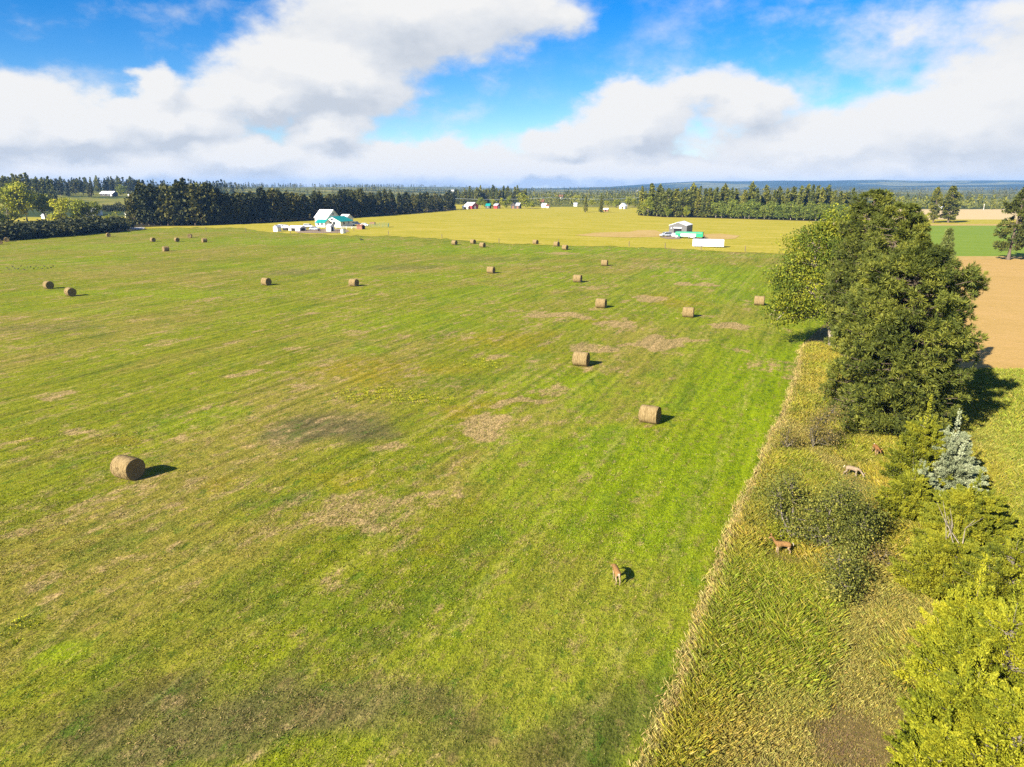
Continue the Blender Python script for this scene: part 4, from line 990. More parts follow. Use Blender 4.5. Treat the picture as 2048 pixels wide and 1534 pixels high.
woodland("far_woodland", "low woods and gardens between the red barn and the mixed wood", [(1058, 1200, 715, 7.5, .12, 25), (1058, 1290, 745, 8.5, .15, 26), (1200, 1290, 720, 7, .2, 27), (1055, 1300, 830, 9, .30, 5), (1060, 1300, 900, 10, .25, 6), (1060, 1300, 1000, 10, .2, 7), (1060, 1320, 1150, 11, .25, 8)], M['fir_far'])
woodland("far_woodland", "distant blue woods of the valley floor", [(300, 2300, 1150, 8, .42, 9), (200, 2300, 1350, 9, .44, 10), (200, 2400, 1650, 12, .42, 11), (100, 2400, 2100, 12, .44, 12), (100, 2400, 2700, 13, .46, 13), (0, 2400, 3500, 14, .46, 14), (0, 2400, 4600, 15, .46, 15)], M['pine_far'], .8)
woodland("far_woodland", "dark wood behind the left hillside and the tall pines", [(-200, 480, 1050, 15, .0, 16), (-200, 470, 1120, 15, .0, 17), (380, 470, 760, 14, .2, 18)], M['pine_far'])

# ------------------------------------------------------------------ hills
mh, N = new_mat("forested_hills")
g = N.n('ShaderNodeNewGeometry')
nn = N.noise(N.vec('MULTIPLY', g.outputs['Position'], (.6, 1, 3)), .0026, 5.0, .6)
out_principled(N, N.ramp(nn.outputs[0], [(0.40, (.022, .034, .014)), (.56, (.04, .055, .02)), (.60, (.16, .15, .05)), (.72, (.10, .11, .03))]), .95, spec=.05)
def hill(name, label, pts, Y, depth, seed, rough):
    """pts: photo columns and rows of the skyline; a rounded ridge with real depth"""
    xs = np.linspace(pts[0][0], pts[-1][0], 160)
    ys = np.interp(xs, [p[0] for p in pts], [p[1] for p in pts])
    rows = np.linspace(-1, 1, 15); V = []
    for r in rows:
        yy = Y + r * depth
        for x, y in zip(xs, ys):
            X = (x - 1024) / F * (Y * CP)
            top = max(0.5, CAM_H + (371.8 - y) * Y / F * 1.0)
            hgt = top * (1 - r * r) ** .8 * (1 - rough * (vnoise(np.array([X / 600.]), np.array([yy / 600.]), seed)[0]) * abs(r))
            V.append((X * yy / Y, yy, hgt - .8 if abs(r) == 1 else hgt))
    n = len(xs); i = np.arange(n - 1); Fq = np.concatenate([np.stack([k * n + i, k * n + i + 1, (k + 1) * n + i + 1, (k + 1) * n + i], 1) for k in range(len(rows) - 1)])
    tag(link(name, mesh_np(name, V, Fq, mh, smooth=True)), label, "hill", kind="structure")
hill("low_hills", "low wooded hills with pale clearings beyond the valley", [(850, 382), (930, 380), (1010, 380), (1080, 377), (1150, 375), (1230, 373), (1300, 373), (1360, 376), (1450, 377), (1560, 375), (1640, 372.5), (1700, 371), (1800, 371.5), (1900, 370.5), (2000, 369.5), (2150, 369), (2300, 371)], 4800, 900, 3, .5)
hill("mountain", "blue mountain slope rising into the cloud base", [(1150, 378), (1250, 371), (1330, 366), (1400, 362.5), (1480, 363), (1560, 361.5), (1640, 362), (1720, 360.5), (1760, 360), (1830, 362), (1900, 361.5), (2000, 361), (2100, 361.5), (2300, 363)], 6100, 700, 5, .3)

# ------------------------------------------------------------------ hay bales
mst, N = new_mat("bale_straw")
t = N.n('ShaderNodeTexCoord')
v = N.vec('MULTIPLY', t.outputs['Object'], (9, 1.6, 1.6)); nz = N.noise(v, 1.6, 5.0, .7); nf = N.noise(t.outputs['Object'], 22, 3.0, .7)
cl_ = N.ramp(N.math('ADD', N.math('MULTIPLY', nz.outputs[0], .7), N.math('MULTIPLY', nf.outputs[0], .3)), [(.33, (.10, .065, .026)), (.5, (.22, .155, .066)), (.68, (.36, .27, .135))])
out_principled(N, cl_, .9, bump=nz.outputs[0], bstr=.8, bdist=.05, spec=.1)
M['bale'] = mst
mse, N = new_mat("bale_end")
t = N.n('ShaderNodeTexCoord'); s = N.n('ShaderNodeSeparateXYZ'); N.l(t.outputs['Object'], s.inputs[0])
zz = N.math('SUBTRACT', s.outputs[2], .74)
r2 = N.math('SQRT', N.math('ADD', N.math('MULTIPLY', s.outputs[1], s.outputs[1]), N.math('MULTIPLY', zz, zz)))
an = N.math('DIVIDE', N.math('ARCTAN2', zz, s.outputs[1]), 2 * pi)
nf = N.noise(t.outputs['Object'], 9, 4.0, .7)
sp_ = N.math('FRACT', N.math('ADD', N.math('MULTIPLY', r2, 9), N.math('ADD', an, N.math('MULTIPLY', nf.outputs[0], .8))))
fe = N.math('ADD', N.math('MULTIPLY', sp_, .35), N.math('MULTIPLY', nf.outputs[0], .65))
out_principled(N, N.ramp(fe, [(.3, (.10, .066, .03)), (.55, (.22, .155, .07)), (.75, (.34, .26, .13))]), .95, bump=fe, bstr=.8, bdist=.05, spec=.05)
M['bale_end'] = mse
def bale_meshes(seed):
    q = np.random.default_rng(seed); ns, nr = 56, 17
    V, Fq = [], []
    L, Rr = 1.5, .74
    bands = q.uniform(-.022, .022, nr)
    for j in range(nr):
        u = -1 + 2 * j / (nr - 1)
        for i in range(ns):
            a = 2 * pi * i / ns
            r = Rr * (1 - .035 * u ** 6 + bands[j] * .9) + .012 * math.sin(3 * a + seed) + q.normal(0, .006)
            y, z = r * cos(a), r * sin(a)
            z = max(z, -.705)
            V.append((u * L / 2, y, z + .74))
    for j in range(nr - 1):
        for i in range(ns):
            k = (i + 1) % ns; Fq.append((j * ns + i, j * ns + k, (j + 1) * ns + k, (j + 1) * ns + i))
    # loose stalks
    V = np.array(V); Fq = np.array(Fq)
    n = 420; a = q.uniform(0, 2 * pi, n); x = q.uniform(-.74, .74, n); rr = .735
    c = np.stack([x, rr * np.cos(a), np.maximum(rr * np.sin(a), -.7) + .74], 1)
    dirs = np.stack([q.normal(0, .4, n), -np.sin(a), np.cos(a)], 1)
    c[:, 2] = np.maximum(c[:, 2], .03)
    lv, lf = leaf_quads(c, .26, up=0, aspect=11, dirs=dirs * 1.4, spread=.6)
    lv[:, 2] = np.maximum(lv[:, 2], .01)
    g2 = 160; a = q.uniform(0, 2 * pi, g2); gc = np.stack([q.uniform(-.78, .78, g2), q.normal(0, .4, g2), np.full(g2, .04)], 1)
    gv, gf = leaf_quads(gc, .3, up=0, aspect=10, spread=1); gv[:, 2] = .03 + abs(gv[:, 2] - .04) * .25
    side = mesh_np("bale_side", np.concatenate([V, lv, gv]), np.concatenate([Fq, lf + len(V), gf + len(V) + len(lv)]), M['bale'])
    ends = []
    for sgn in (-1, 1):
        mb = MB(); cen = (sgn * (L / 2 - .05), 0, .74)
        rings = [V[(0 if sgn < 0 else nr - 1) * ns + i] for i in range(ns)]
        prev = None
        for fr, dx in ((1, 0), (.93, .012), (.6, -.01), (.3, -.03)):
            b = len(mb.v)
            for p in rings: mb.v.append((p[0] + sgn * dx + q.normal(0, .006), p[1] * fr, (p[2] - .74) * fr + .74))
            if prev is not None:
                for i in range(ns):
                    k = (i + 1) % ns; mb.f.append((prev + i, prev + k, b + k, b + i))
            prev = b
        mb.v.append(cen); c = len(mb.v) - 1
        for i in range(ns): mb.f.append((prev + i, prev + (i + 1) % ns, c))
        ends.append(mb.mesh("bale_end", M['bale_end']))
    return side, ends
BALES = [bale_meshes(s) for s in (1, 2, 3)]
bales = [
    (259, 959, -27, "closest big round hay bale, dark end facing out, low on the left of the meadow"),
    (1299, 848, -30, "round hay bale by the edge of the verge, right of the meadow's middle"),
    (1162, 734, -24, "round hay bale above and left of the one by the verge"),
    (1202, 618, -22, "round hay bale between two tan patches, straight above the middle one"),
    (1376, 637, -20, "round hay bale among tan patches in front of the poplar"),
    (1518, 613, -24, "round hay bale half hidden behind the poplar's left boughs"),
    (1155, 567, -22, "round hay bale left of the middle in the far meadow, below a smaller one"),
    (1209, 534, -22, "small round hay bale alone below the green bus side of the meadow"),
    (982, 549, -25, "round hay bale alone near the meadow's centre, below three small ones"),
    (909, 492, -35, "left of three small hay bales near the pasture edge"),
    (946, 490, -38, "middle and farthest of three small hay bales near the pasture edge"),
    (965, 497, -36, "right and lowest of three small hay bales near the pasture edge"),
    (1071, 491, -40, "small hay bale at the pasture edge left of a pair"),
    (1113, 495, -38, "upper of a close pair of small hay bales by the pasture"),
    (1130, 502, -34, "lower of a close pair of small hay bales by the pasture"),
    (708, 575, -27, "hay bale beside a dark mowing streak, right of its equal neighbour"),
    (533, 573, -34, "hay bale with its dark end out, left of the one on the mowing streak"),
    (98, 580, -38, "upper left of two hay bales lying together at the left of the meadow"),
    (142, 595, -38, "lower right of two hay bales lying together at the left of the meadow"),
    (217, 476, -48, "small hay bale closest to the dark hedge, near the gravel drive"),
    (306, 486, -40, "leftmost of the far group of five hay bales under the dark wood"),
    (354, 486, -42, "second of the far group under the dark wood, level with the leftmost"),
    (409, 487, 48, "rightmost of the far group of five hay bales under the dark wood"),
    (332, 505, 50, "lowest of the far group of hay bales, its sunlit end turned left"),
    (380, 478, -75, "highest of the far group, seen end on under the dark wood"),
    (14, 486, -55, "hay bale in front of the dark hedge by the left edge"),
    (1, 491, -55, "hay bale cut off by the photo's left edge"),
]
for i, (x, y, yaw, lab) in enumerate(bales):
    p = gp(x, y - 2); p[2] = .03
    e = empty("hay_bale", p, radians(yaw + R.uniform(-2, 2)), R.uniform(.97, 1.03)); tag(e, lab, "hay bale", "round hay bales left on the meadow")
    s, en = BALES[i % 3]
    link("wrapped_side", s, e)
    for m_ in en: link("cut_end", m_, e)

# ------------------------------------------------------------------ deer
def deer_mat(name, coat, pale):
    m, N = new_mat(name)
    t = N.n('ShaderNodeTexCoord'); s = N.n('ShaderNodeSeparateXYZ'); N.l(t.outputs['Object'], s.inputs[0])
    nz = N.noise(t.outputs['Object'], 14, 4.0, .6)
    low = N.math('MULTIPLY', N.smooth(s.outputs[2], .82, .55), .6); rump = N.math('MULTIPLY', N.smooth(s.outputs[0], -.50, -.60), N.smooth(s.outputs[2], .55, .7))
    w = N.math('MAXIMUM', low, rump)
    c = N.mix(w, coat, pale); c = N.mix(1.0, c, N.ramp(nz.outputs[0], [(.35, (.6, .6, .6)), (.65, (1.3, 1.3, 1.3))]), 'MULTIPLY')
    out_principled(N, c, .85, spec=.1); return m
M['antler'] = mat_plain("antler_bone", (.30, .22, .13)); M['dark'] = mat_plain("dark_horn", (.03, .025, .02))
def deer(name, label, px, py, yaw, mat, head=1.0, antlers=False, scale=1.0, stride=0.0, turn=0.0):
    e = empty(name, [*gp(px, py)[:2], .07], radians(yaw), scale * .72); tag(e, label, "deer", "deer on the meadow and verge")
    up = [(.56, 0, 1.0, .125), (.70, 0, 1.2, .085), (.80, 0, 1.38, .078), (.90, .0, 1.40, .082), (1.02, 0, 1.33, .05), (1.10, 0, 1.30, .036)]
    dn = [(.60, 0, .88, .12), (.78, 0, .66, .085), (.92, 0, .44, .074), (.99, 0, .36, .082), (1.05, 0, .22, .05), (1.08, 0, .13, .036)]
    neck = [tuple(lerp(np.array(d), np.array(u), head)) for d, u in zip(dn, up)]
    neck = [(x, y + turn * max(0, i - .5) * .11, z, r) for i, (x, y, z, r) in enumerate(neck)]
    V = [(-.36, 0, .90, .20), (-.10, 0, .88, .20), (.18, 0, .87, .205), (.42, 0, .88, .19)]
    E = [(0, 1), (1, 2), (2, 3)]
    V.append((-.54, 0, .90, .15)); E.append((0, 4))
    p = 3
    for nk in neck: V.append(nk); E.append((p, len(V) - 1)); p = len(V) - 1
    for sy in (-1, 1):
        st = stride * sy
        ch = [(-.44, .11 * sy, .74, .13), (-.34 + st * .3, .12 * sy, .56, .072), (-.56 + st * .7, .11 * sy, .36, .042), (-.50 + st, .11 * sy, .10, .030), (-.46 + st, .11 * sy, .03, .034)]
        p = 0
        for c in ch: V.append(c); E.append((p, len(V) - 1)); p = len(V) - 1
        ch = [(.38, .10 * sy, .70, .09), (.36 - st * .3, .10 * sy, .52, .056), (.38 - st * .5, .10 * sy, .30, .036), (.36 - st, .10 * sy, .08, .027), (.40 - st, .10 * sy, .03, .033)]
        p = 3
        for c in ch: V.append(c); E.append((p, len(V) - 1)); p = len(V) - 1
    m = bpy.data.meshes.new("deer_body"); m.from_pydata([v[:3] for v in V], E, []); m.materials.append(mat); m.update()
    o = link("body", m, e)
    sk = o.modifiers.new("skin", 'SKIN'); sk.use_smooth_shade = True
    for i, v in enumerate(V): m.skin_vertices[0].data[i].radius = (v[3], v[3])
    m.skin_vertices[0].data[0].use_root = True
    ss = o.modifiers.new("smooth", 'SUBSURF'); ss.levels = ss.render_levels = 2
    hx, hy, hz = neck[3][:3]; nx, ny, nz = neck[5][:3]
    f = np.array([nx - hx, ny - hy, nz - hz]); f /= np.linalg.norm(f); sd = np.cross((0, 0, 1), f); sd /= np.linalg.norm(sd); upv = np.cross(f, sd)
    H = np.array([hx, hy, hz])
    for sy in (-1, 1):
        b = H - f * .05 + sd * .06 * sy + upv * .05; tip = b + sd * .17 * sy + upv * .13 - f * .07; mid = lerp(b, tip, .5)
        mb = MB(); w = f * .05
        mb.face([b - w * .4, mid - w, tip, mid + w, b + w * .4]); mb.face([b + w * .4 + upv * .006, mid + w + upv * .012, tip + upv * .004, mid - w + upv * .012, b - w * .4 + upv * .006])
        mb.build("ear", mat, e)
        mb = MB(); c = H + f * .05 + sd * .068 * sy + upv * .02
        mb.tube(c - sd * sy * .02, c + sd * sy * .02, .016, .012, 7); mb.build("eye", M['dark'], e)
        if antlers:
            mb = MB(); a0 = H + sd * .04 * sy + upv * .07; a1 = a0 + sd * .16 * sy + upv * .22 - f * .10; a2 = a1 + sd * .05 * sy + upv * .22 + f * .12
            mb.tube(a0, a1, .018, .014, 5); mb.tube(a1, a2, .014, .005, 5); mb.tube(a1, a1 + upv * .22 - f * .04, .012, .004, 5); mb.tube(lerp(a1, a2, .5), lerp(a1, a2, .5) + upv * .16, .010, .004, 5)
            mb.build("antler", M['antler'], e)
    mb = MB(); mb.tube(neck[5][:3], np.array(neck[5][:3]) + f * .035, .03, .02, 7); mb.build("nose", M['dark'], e, smooth=True)
    mb = MB(); mb.tube((-.66, 0, .98), (-.72, 0, .86), .035, .03, 7); mb.tube((-.72, 0, .86), (-.71, 0, .74), .03, .01, 7)
    mb.build("tail", M['pale_fur'], e, smooth=True)
    return e
M['pale_fur'] = mat_plain("pale_fur", (.55, .47, .36))
M['coat_red'] = deer_mat("russet_coat", (.235, .125, .045), (.38, .30, .19))
M['coat_chest'] = deer_mat("chestnut_coat", (.22, .105, .035), (.34, .24, .14))
M['coat_pale'] = deer_mat("pale_coat", (.24, .175, .11), (.33, .265, .19))
deer("deer", "russet deer seen from behind, alone on the mown grass left of the verge", 1232, 1166, 96, M['coat_red'], head=.35, stride=.06, turn=.25)
deer("deer", "chestnut deer coming out under the pines, head lowered", 1750, 912, -100, M['coat_chest'], head=.45, stride=.12, turn=.3)
deer("deer", "pale buff deer grazing with head down in the verge grass", 1702, 956, -38, M['coat_pale'], head=.1, stride=.10)
deer("deer", "orange tan doe standing side on, head up, in front of the hawthorn thicket", 1564, 1112, 176, M['coat_red'], head=1.0, stride=.05)

# ------------------------------------------------------------------ buildings
M['white_roof'] = mat_siding("white_metal_roof", (.80, .79, .77), .5, 0, .04, .35)
M['white_wall'] = mat_siding("white_board_wall", (.74, .70, .62), .25, 2, .05)
M['cream_wall'] = mat_siding("cream_board_wall", (.72, .63, .50), .22, 2, .05)
M['teal_roof'] = mat_siding("teal_metal_roof", (.012, .23, .20), .45, 0, .1, .4)
M['grey_roof'] = mat_siding("grey_shingle_roof", (.33, .34, .36), .3, 1, .1)
M['grey_wall'] = mat_siding("grey_metal_wall", (.12, .115, .11), .3, 1, .06)
M['red_wall'] = mat_siding("red_barn_wall", (.30, .04, .042), .3, 1, .12)
M['brown_wall'] = mat_siding("weathered_board_wall", (.22, .10, .06), .3, 1, .25)
M['dark_wall'] = mat_siding("dark_board_wall", (.06, .05, .045), .3, 1, .2)
M['dark_roof'] = mat_siding("dark_roof", (.05, .055, .055), .3, 1, .2)
M['glass'] = mat_plain("window_glass", (.03, .04, .05), .15, .2, spec=.6)
M['opening'] = mat_plain("dark_interior", (.012, .012, .014), .9)
M['white_paint'] = mat_plain("white_paint", (.82, .82, .81), .4, .04)
M['trim'] = mat_plain("white_trim", (.75, .73, .70), .5, .05)
M['tyre'] = mat_plain("tyre_rubber", (.02, .02, .022), .85)
M['rim'] = mat_plain("wheel_rim", (.35, .35, .36), .35, metal=.6)
M['green_paint'] = mat_plain("green_paint", (.016, .32, .14), .35, .08)
M['dark_paint'] = mat_plain("dark_blue_paint", (.02, .025, .05), .3, .1)
M['silver_paint'] = mat_plain("silver_paint", (.42, .45, .50), .3, .06)
M['wood'] = mat_bark("post_wood", (.09, .065, .045), (.2, .15, .11))
M['rust'] = mat_plain("rusty_metal", (.17, .07, .035), .8, .35, 4)
M['panel_green'] = mat_plain("green_steel_tube", (.12, .22, .15), .5, .15)

def gable(name, label, loc, yaw, L, Wd, wall_h, ridge_h, wall, roof, cat="building", group=None, over=.35, doors=(), windows=(), hip=False, extra=None):
    """ridge along local x; doors/windows: (side, position, width, z0, z1) with side f(ront -y), b, l(-x), r(+x)"""
    e = empty(name, loc, radians(yaw)); tag(e, label, cat, group)
    mb = MB()
    prof = [(-Wd / 2, 0), (Wd / 2, 0), (Wd / 2, wall_h), (0, ridge_h), (-Wd / 2, wall_h)]
    mb.prism(prof, -L / 2, L / 2, axis='x'); mb.build("wall", M[wall], e)
    rb = MB(); th = .16; sl = (ridge_h - wall_h) / (Wd / 2)
    for s in (-1, 1):
        y1 = s * (Wd / 2 + over); z1 = wall_h - sl * over + .04
        p = [(0, ridge_h + .04), (y1, z1), (y1, z1 + th), (0, ridge_h + .04 + th)]
        if s < 0: p = p[::-1]
        rb.prism(p, -L / 2 - over, L / 2 + over, axis='x')
    rb.build("roof", M[roof], e)
    def on(side, pos, w, z0, z1, d0, d1, mat, pname, par):
        b = MB()
        if side in 'fb':
            s = -1 if side == 'f' else 1; y = s * Wd / 2
            b.box(pos - w / 2, pos + w / 2, min(y + s * d0, y + s * d1), max(y + s * d0, y + s * d1), z0, z1)
        else:
            s = -1 if side == 'l' else 1; x = s * L / 2
            b.box(min(x + s * d0, x + s * d1), max(x + s * d0, x + s * d1), pos - w / 2, pos + w / 2, z0, z1)
        return b.build(pname, M[mat], par)
    for (side, pos, w, z0, z1, *mt) in doors:
        on(side, pos, w, z0, z1, -.02, .06, mt[0] if mt else 'opening', "door", e)
    for (side, pos, w, z0, z1) in windows:
        f = on(side, pos, w + .24, z0 - .12, z1 + .12, -.02, .05, 'trim', "window", e)
        on(side, pos, w, z0, z1, .04, .08, 'glass', "pane", f)
    return e
def G0(px, py):
    p = gp(px, py); p[2] = .12; return p

# farm with the white barn
gable("barn", "big white barn with a white metal roof, behind the teal roofed house", G0(655, 450.5), -25, 7.6, 8.8, 3.8, 7.2, 'white_wall', 'white_roof', cat="barn", doors=[('r', 0, 2.2, 0, 2.6, 'trim')], windows=[('r', 0, .8, 5.0, 5.8), ('f', -2.2, .9, 1.4, 2.3), ('f', 1.8, .9, 1.4, 2.3)])
gable("farmhouse", "cream farmhouse with a teal metal roof and paired gable windows", G0(677, 453.5), 65, 9.0, 9.6, 2.5, 4.6, 'cream_wall', 'teal_roof', cat="house", windows=[('l', -1.2, 1.5, 1.0, 2.4), ('l', 1.4, 1.5, 1.0, 2.4), ('l', 0, 1.4, 3.0, 3.7), ('f', -2, 1.2, 1.0, 2.2), ('f', 1.6, 1.2, 1.0, 2.2)], doors=[('l', 3.4, 1.0, 0, 2.1, 'trim')])
gable("farmhouse_wing", "low white wing with a teal roof in front of the white barn", G0(647, 454.5), -25, 5.2, 4.2, 2.1, 3.3, 'white_wall', 'teal_roof', cat="house", windows=[('f', -1.2, 1.0, .9, 1.8), ('f', 1.0, 1.0, .9, 1.8)])
gable("outbuilding", "white roofed outbuilding behind the right of the teal roofed house", G0(693, 448.5), -25, 4.0, 6.0, 2.8, 4.6, 'white_wall', 'white_roof', cat="barn", doors=[('r', 0, 1.6, 0, 2.2, 'trim')])
gable("garden_shed", "small white shed with a grey roof in front of the teal roofed house", G0(661, 463), -25, 2.3, 2.6, 2.0, 2.9, 'white_wall', 'grey_roof', cat="shed", doors=[('r', 0, .9, 0, 1.8, 'opening')], over=.15)
gable("pump_house", "tiny white box shed closest to the meadow, right of the grey roofed shed", G0(686.5, 467), -25, 1.2, 1.7, 1.35, 1.6, 'white_wall', 'grey_roof', cat="shed", over=.08, doors=[('r', 0, .6, 0, 1.0, 'trim')])
gable("garden_shed", "white gabled shed at the far left of the farm buildings", G0(555, 463.5), 65, 2.4, 2.2, 1.7, 2.5, 'white_wall', 'grey_roof', cat="shed", doors=[('l', 0, .8, 0, 1.6, 'trim')], over=.12)
gable("shelter", "long low white roofed shelter beside the left shed of the farm", G0(595, 462), -25, 6.0, 4.2, 1.3, 2.0, 'white_wall', 'white_roof', cat="shelter", doors=[('f', -.4, 2.2, 0, 1.2, 'opening'), ('r', 0, 2.4, 0, 1.2, 'opening')])
gable("lean_to_shelter", "small dark open shelter wedged between the left shed and the white roofed shelter", G0(573, 461), -25, 2.2, 2.4, 1.2, 1.8, 'dark_wall', 'white_roof', cat="shelter", doors=[('f', 0, 1.6, 0, 1.0, 'opening')])
gable("wood_shed", "reddish brown wooden shed with a dark open end, right of the farmhouse", G0(722, 459), -25, 2.8, 2.4, 1.4, 1.9, 'brown_wall', 'rust', cat="shed", doors=[('r', 0, 1.7, 0, 1.5, 'opening')], over=.12)
# grey shed
gs = gable("machine_shed", "grey metal shed with a white roof and an open door in the golden pasture", G0(1361, 470), 65, 11, 6.8, 3.7, 4.9, 'grey_wall', 'white_roof', cat="shed", over=.1)
x0 = -5.5
b = MB(); b.box(x0 - .08, x0 + .02, -1.4, 1.5, 0, 2.75); b.build("doorway", M['opening'], gs)
b = MB(); b.box(x0 - .16, x0 - .083, -1.5, 1.6, 2.753, 3.15); b.build("rolled_door", M['white_paint'], gs)
b = MB(); b.box(x0 - .25, x0 - .003, 2.2, 2.7, 2.6, 2.9); b.build("lamp", M['white_paint'], gs)

# hillside and distant houses
def far_house(name, label, px, Y, L, Wd, wh, rh, wall, roof, yaw=-20, cat="house", zt=0, **kw):
    p = at(px, Y); p[2] = float(hill_h(p[0], p[1])) + .1
    return gable(name, label, p, yaw, L, Wd, wh, rh, wall, roof, cat=cat, **kw)
far_house("hillside_house", "long low house with a white roof on the left hillside", 221, 742, 14, 8, 2.6, 4.6, 'dark_wall', 'white_roof', yaw=-8, windows=[('f', -3, 1.6, 1, 2.2), ('f', 2, 1.6, 1, 2.2)], doors=[('f', 5, 1.2, 0, 2.1, 'trim')])
far_house("hillside_garage", "small white garage right of the long hillside house", 269, 730, 7, 6, 2.6, 4.2, 'white_wall', 'white_roof', doors=[('f', 0, 3, 0, 2.2, 'trim')], cat="garage")
far_house("bungalow", "grey roofed bungalow half hidden behind the yellow green trees", 189, 470, 6.5, 7, 2.4, 4.3, 'white_wall', 'grey_roof', windows=[('f', 1, 1.2, 1, 2)], doors=[('f', -1.5, 1.0, 0, 2.0, 'trim')])
far_house("garden_shed", "white paddock shed with a grey side near the gravel drive", 259, 445, 3.2, 3.0, 2.4, 3.0, 'white_wall', 'grey_roof', cat="shed", doors=[('r', 0, 1.0, 0, 1.9, 'trim')])
far_house("garden_shed", "small white shed glimpsed between the leafy trees on the left", 90, 425, 2.4, 2.2, 1.9, 2.7, 'white_wall', 'grey_roof', cat="shed", doors=[('f', 0, 1.0, 0, 1.9, 'trim')])
far_house("farm_cottage", "pale cottage roof showing behind the leafy trees on the left", 88, 520, 4, 4, 2.2, 3.8, 'grey_wall', 'grey_roof', windows=[('f', 1, 1.2, 1, 2)])
far_house("red_barn", "red barn with a white roof beyond the corner of the dark wood", 943, 612, 8, 8, 2.9, 5.2, 'red_wall', 'white_roof', yaw=-38, cat="barn", doors=[('r', 0, 2.2, 0, 2.4, 'trim'), ('f', 0, 2.0, 0, 2.2, 'trim')], windows=[('r', 0, .9, 3.3, 4.0)])
far_house("lean_to", "white lean to at the left of the red barn", 932, 608, 5, 3.5, 1.9, 2.6, 'white_wall', 'white_roof', yaw=-20, cat="shed", doors=[('f', 0, 2.6, 0, 1.6, 'opening')])
far_house("green_roofed_house", "house with a teal green roof between the red barns", 977, 622, 3.6, 5, 2.3, 4.0, 'dark_wall', 'teal_roof', yaw=-15, windows=[('f', 0, .9, .9, 1.8)])
far_house("red_shed", "smaller red shed with a grey roof, right of the green roofed house", 994, 620, 3.8, 4.5, 2.6, 4.0, 'red_wall', 'grey_roof', yaw=-35, cat="shed", doors=[('r', 0, 1.4, 0, 2.0, 'trim')])
far_house("dark_barn", "left one of two dark weathered barns beside the willow like tree", 1028, 620, 3.6, 4.5, 2.8, 5.0, 'dark_wall', 'dark_roof', yaw=65, cat="barn", doors=[('l', 0, 1.5, 0, 2.0, 'brown_wall')])
far_house("dark_barn", "right one of two dark weathered barns beside the willow like tree", 1037, 618, 3.4, 4.2, 2.8, 4.7, 'dark_wall', 'grey_roof', yaw=-25, cat="barn", doors=[('f', 0, 1.4, 0, 2.0, 'brown_wall')])
far_house("cottage", "white roofed cottage right of the low yellow bush", 1089, 655, 4, 4, 2.0, 3.4, 'white_wall', 'white_roof', yaw=-30, windows=[('f', 0, 1.1, 1, 2)])
far_house("pink_shed", "small pinkish shed touching the white roofed cottage", 1096, 640, 2.6, 2.6, 1.7, 2.5, 'cream_wall', 'rust', yaw=-30, cat="shed", doors=[('f', 0, .9, 0, 1.5, 'trim')])
far_house("red_roofed_house", "distant house with a rusty red roof far beyond the cottage", 1118, 1060, 11, 8, 3, 6, 'white_wall', 'rust', yaw=-10)
far_house("red_roofed_house", "rusty red roofed house just above the white roofed cottage", 1083, 760, 5, 5, 3, 5, 'dark_wall', 'rust', yaw=-10)
far_house("cottage", "low white cottage near the left lone pine", 1151, 690, 3.2, 3.5, 2, 3.2, 'white_wall', 'grey_roof', yaw=-10)
far_house("field_hut", "little brown hut with a pale roof beside the right lone pine", 1212, 548, 3.2, 2.6, 1.7, 2.3, 'brown_wall', 'white_roof', yaw=-20, cat="hut", doors=[('f', 0, 1.0, 0, 1.5, 'opening')])
far_house("white_house", "pale blue white house between two rounded golden trees", 1246, 615, 4.6, 5, 2.4, 4.6, 'white_wall', 'white_roof', yaw=60, windows=[('l', 0, 1.2, 1, 2)])
far_house("cottage", "white cottage roof behind the taller field pine on the far right", 1879, 612, 4, 4, 1.8, 3.2, 'white_wall', 'white_roof', yaw=-10)
for i, (x, Y) in enumerate([(1275, 2600), (1555, 3100), (905, 2400)]):
    far_house("valley_house", "tiny pale house out on the hazy valley floor", x, Y, 8, 7, 2.6, 5, 'cream_wall', 'white_roof', group="tiny pale valley houses", yaw=R.uniform(-40, 40))

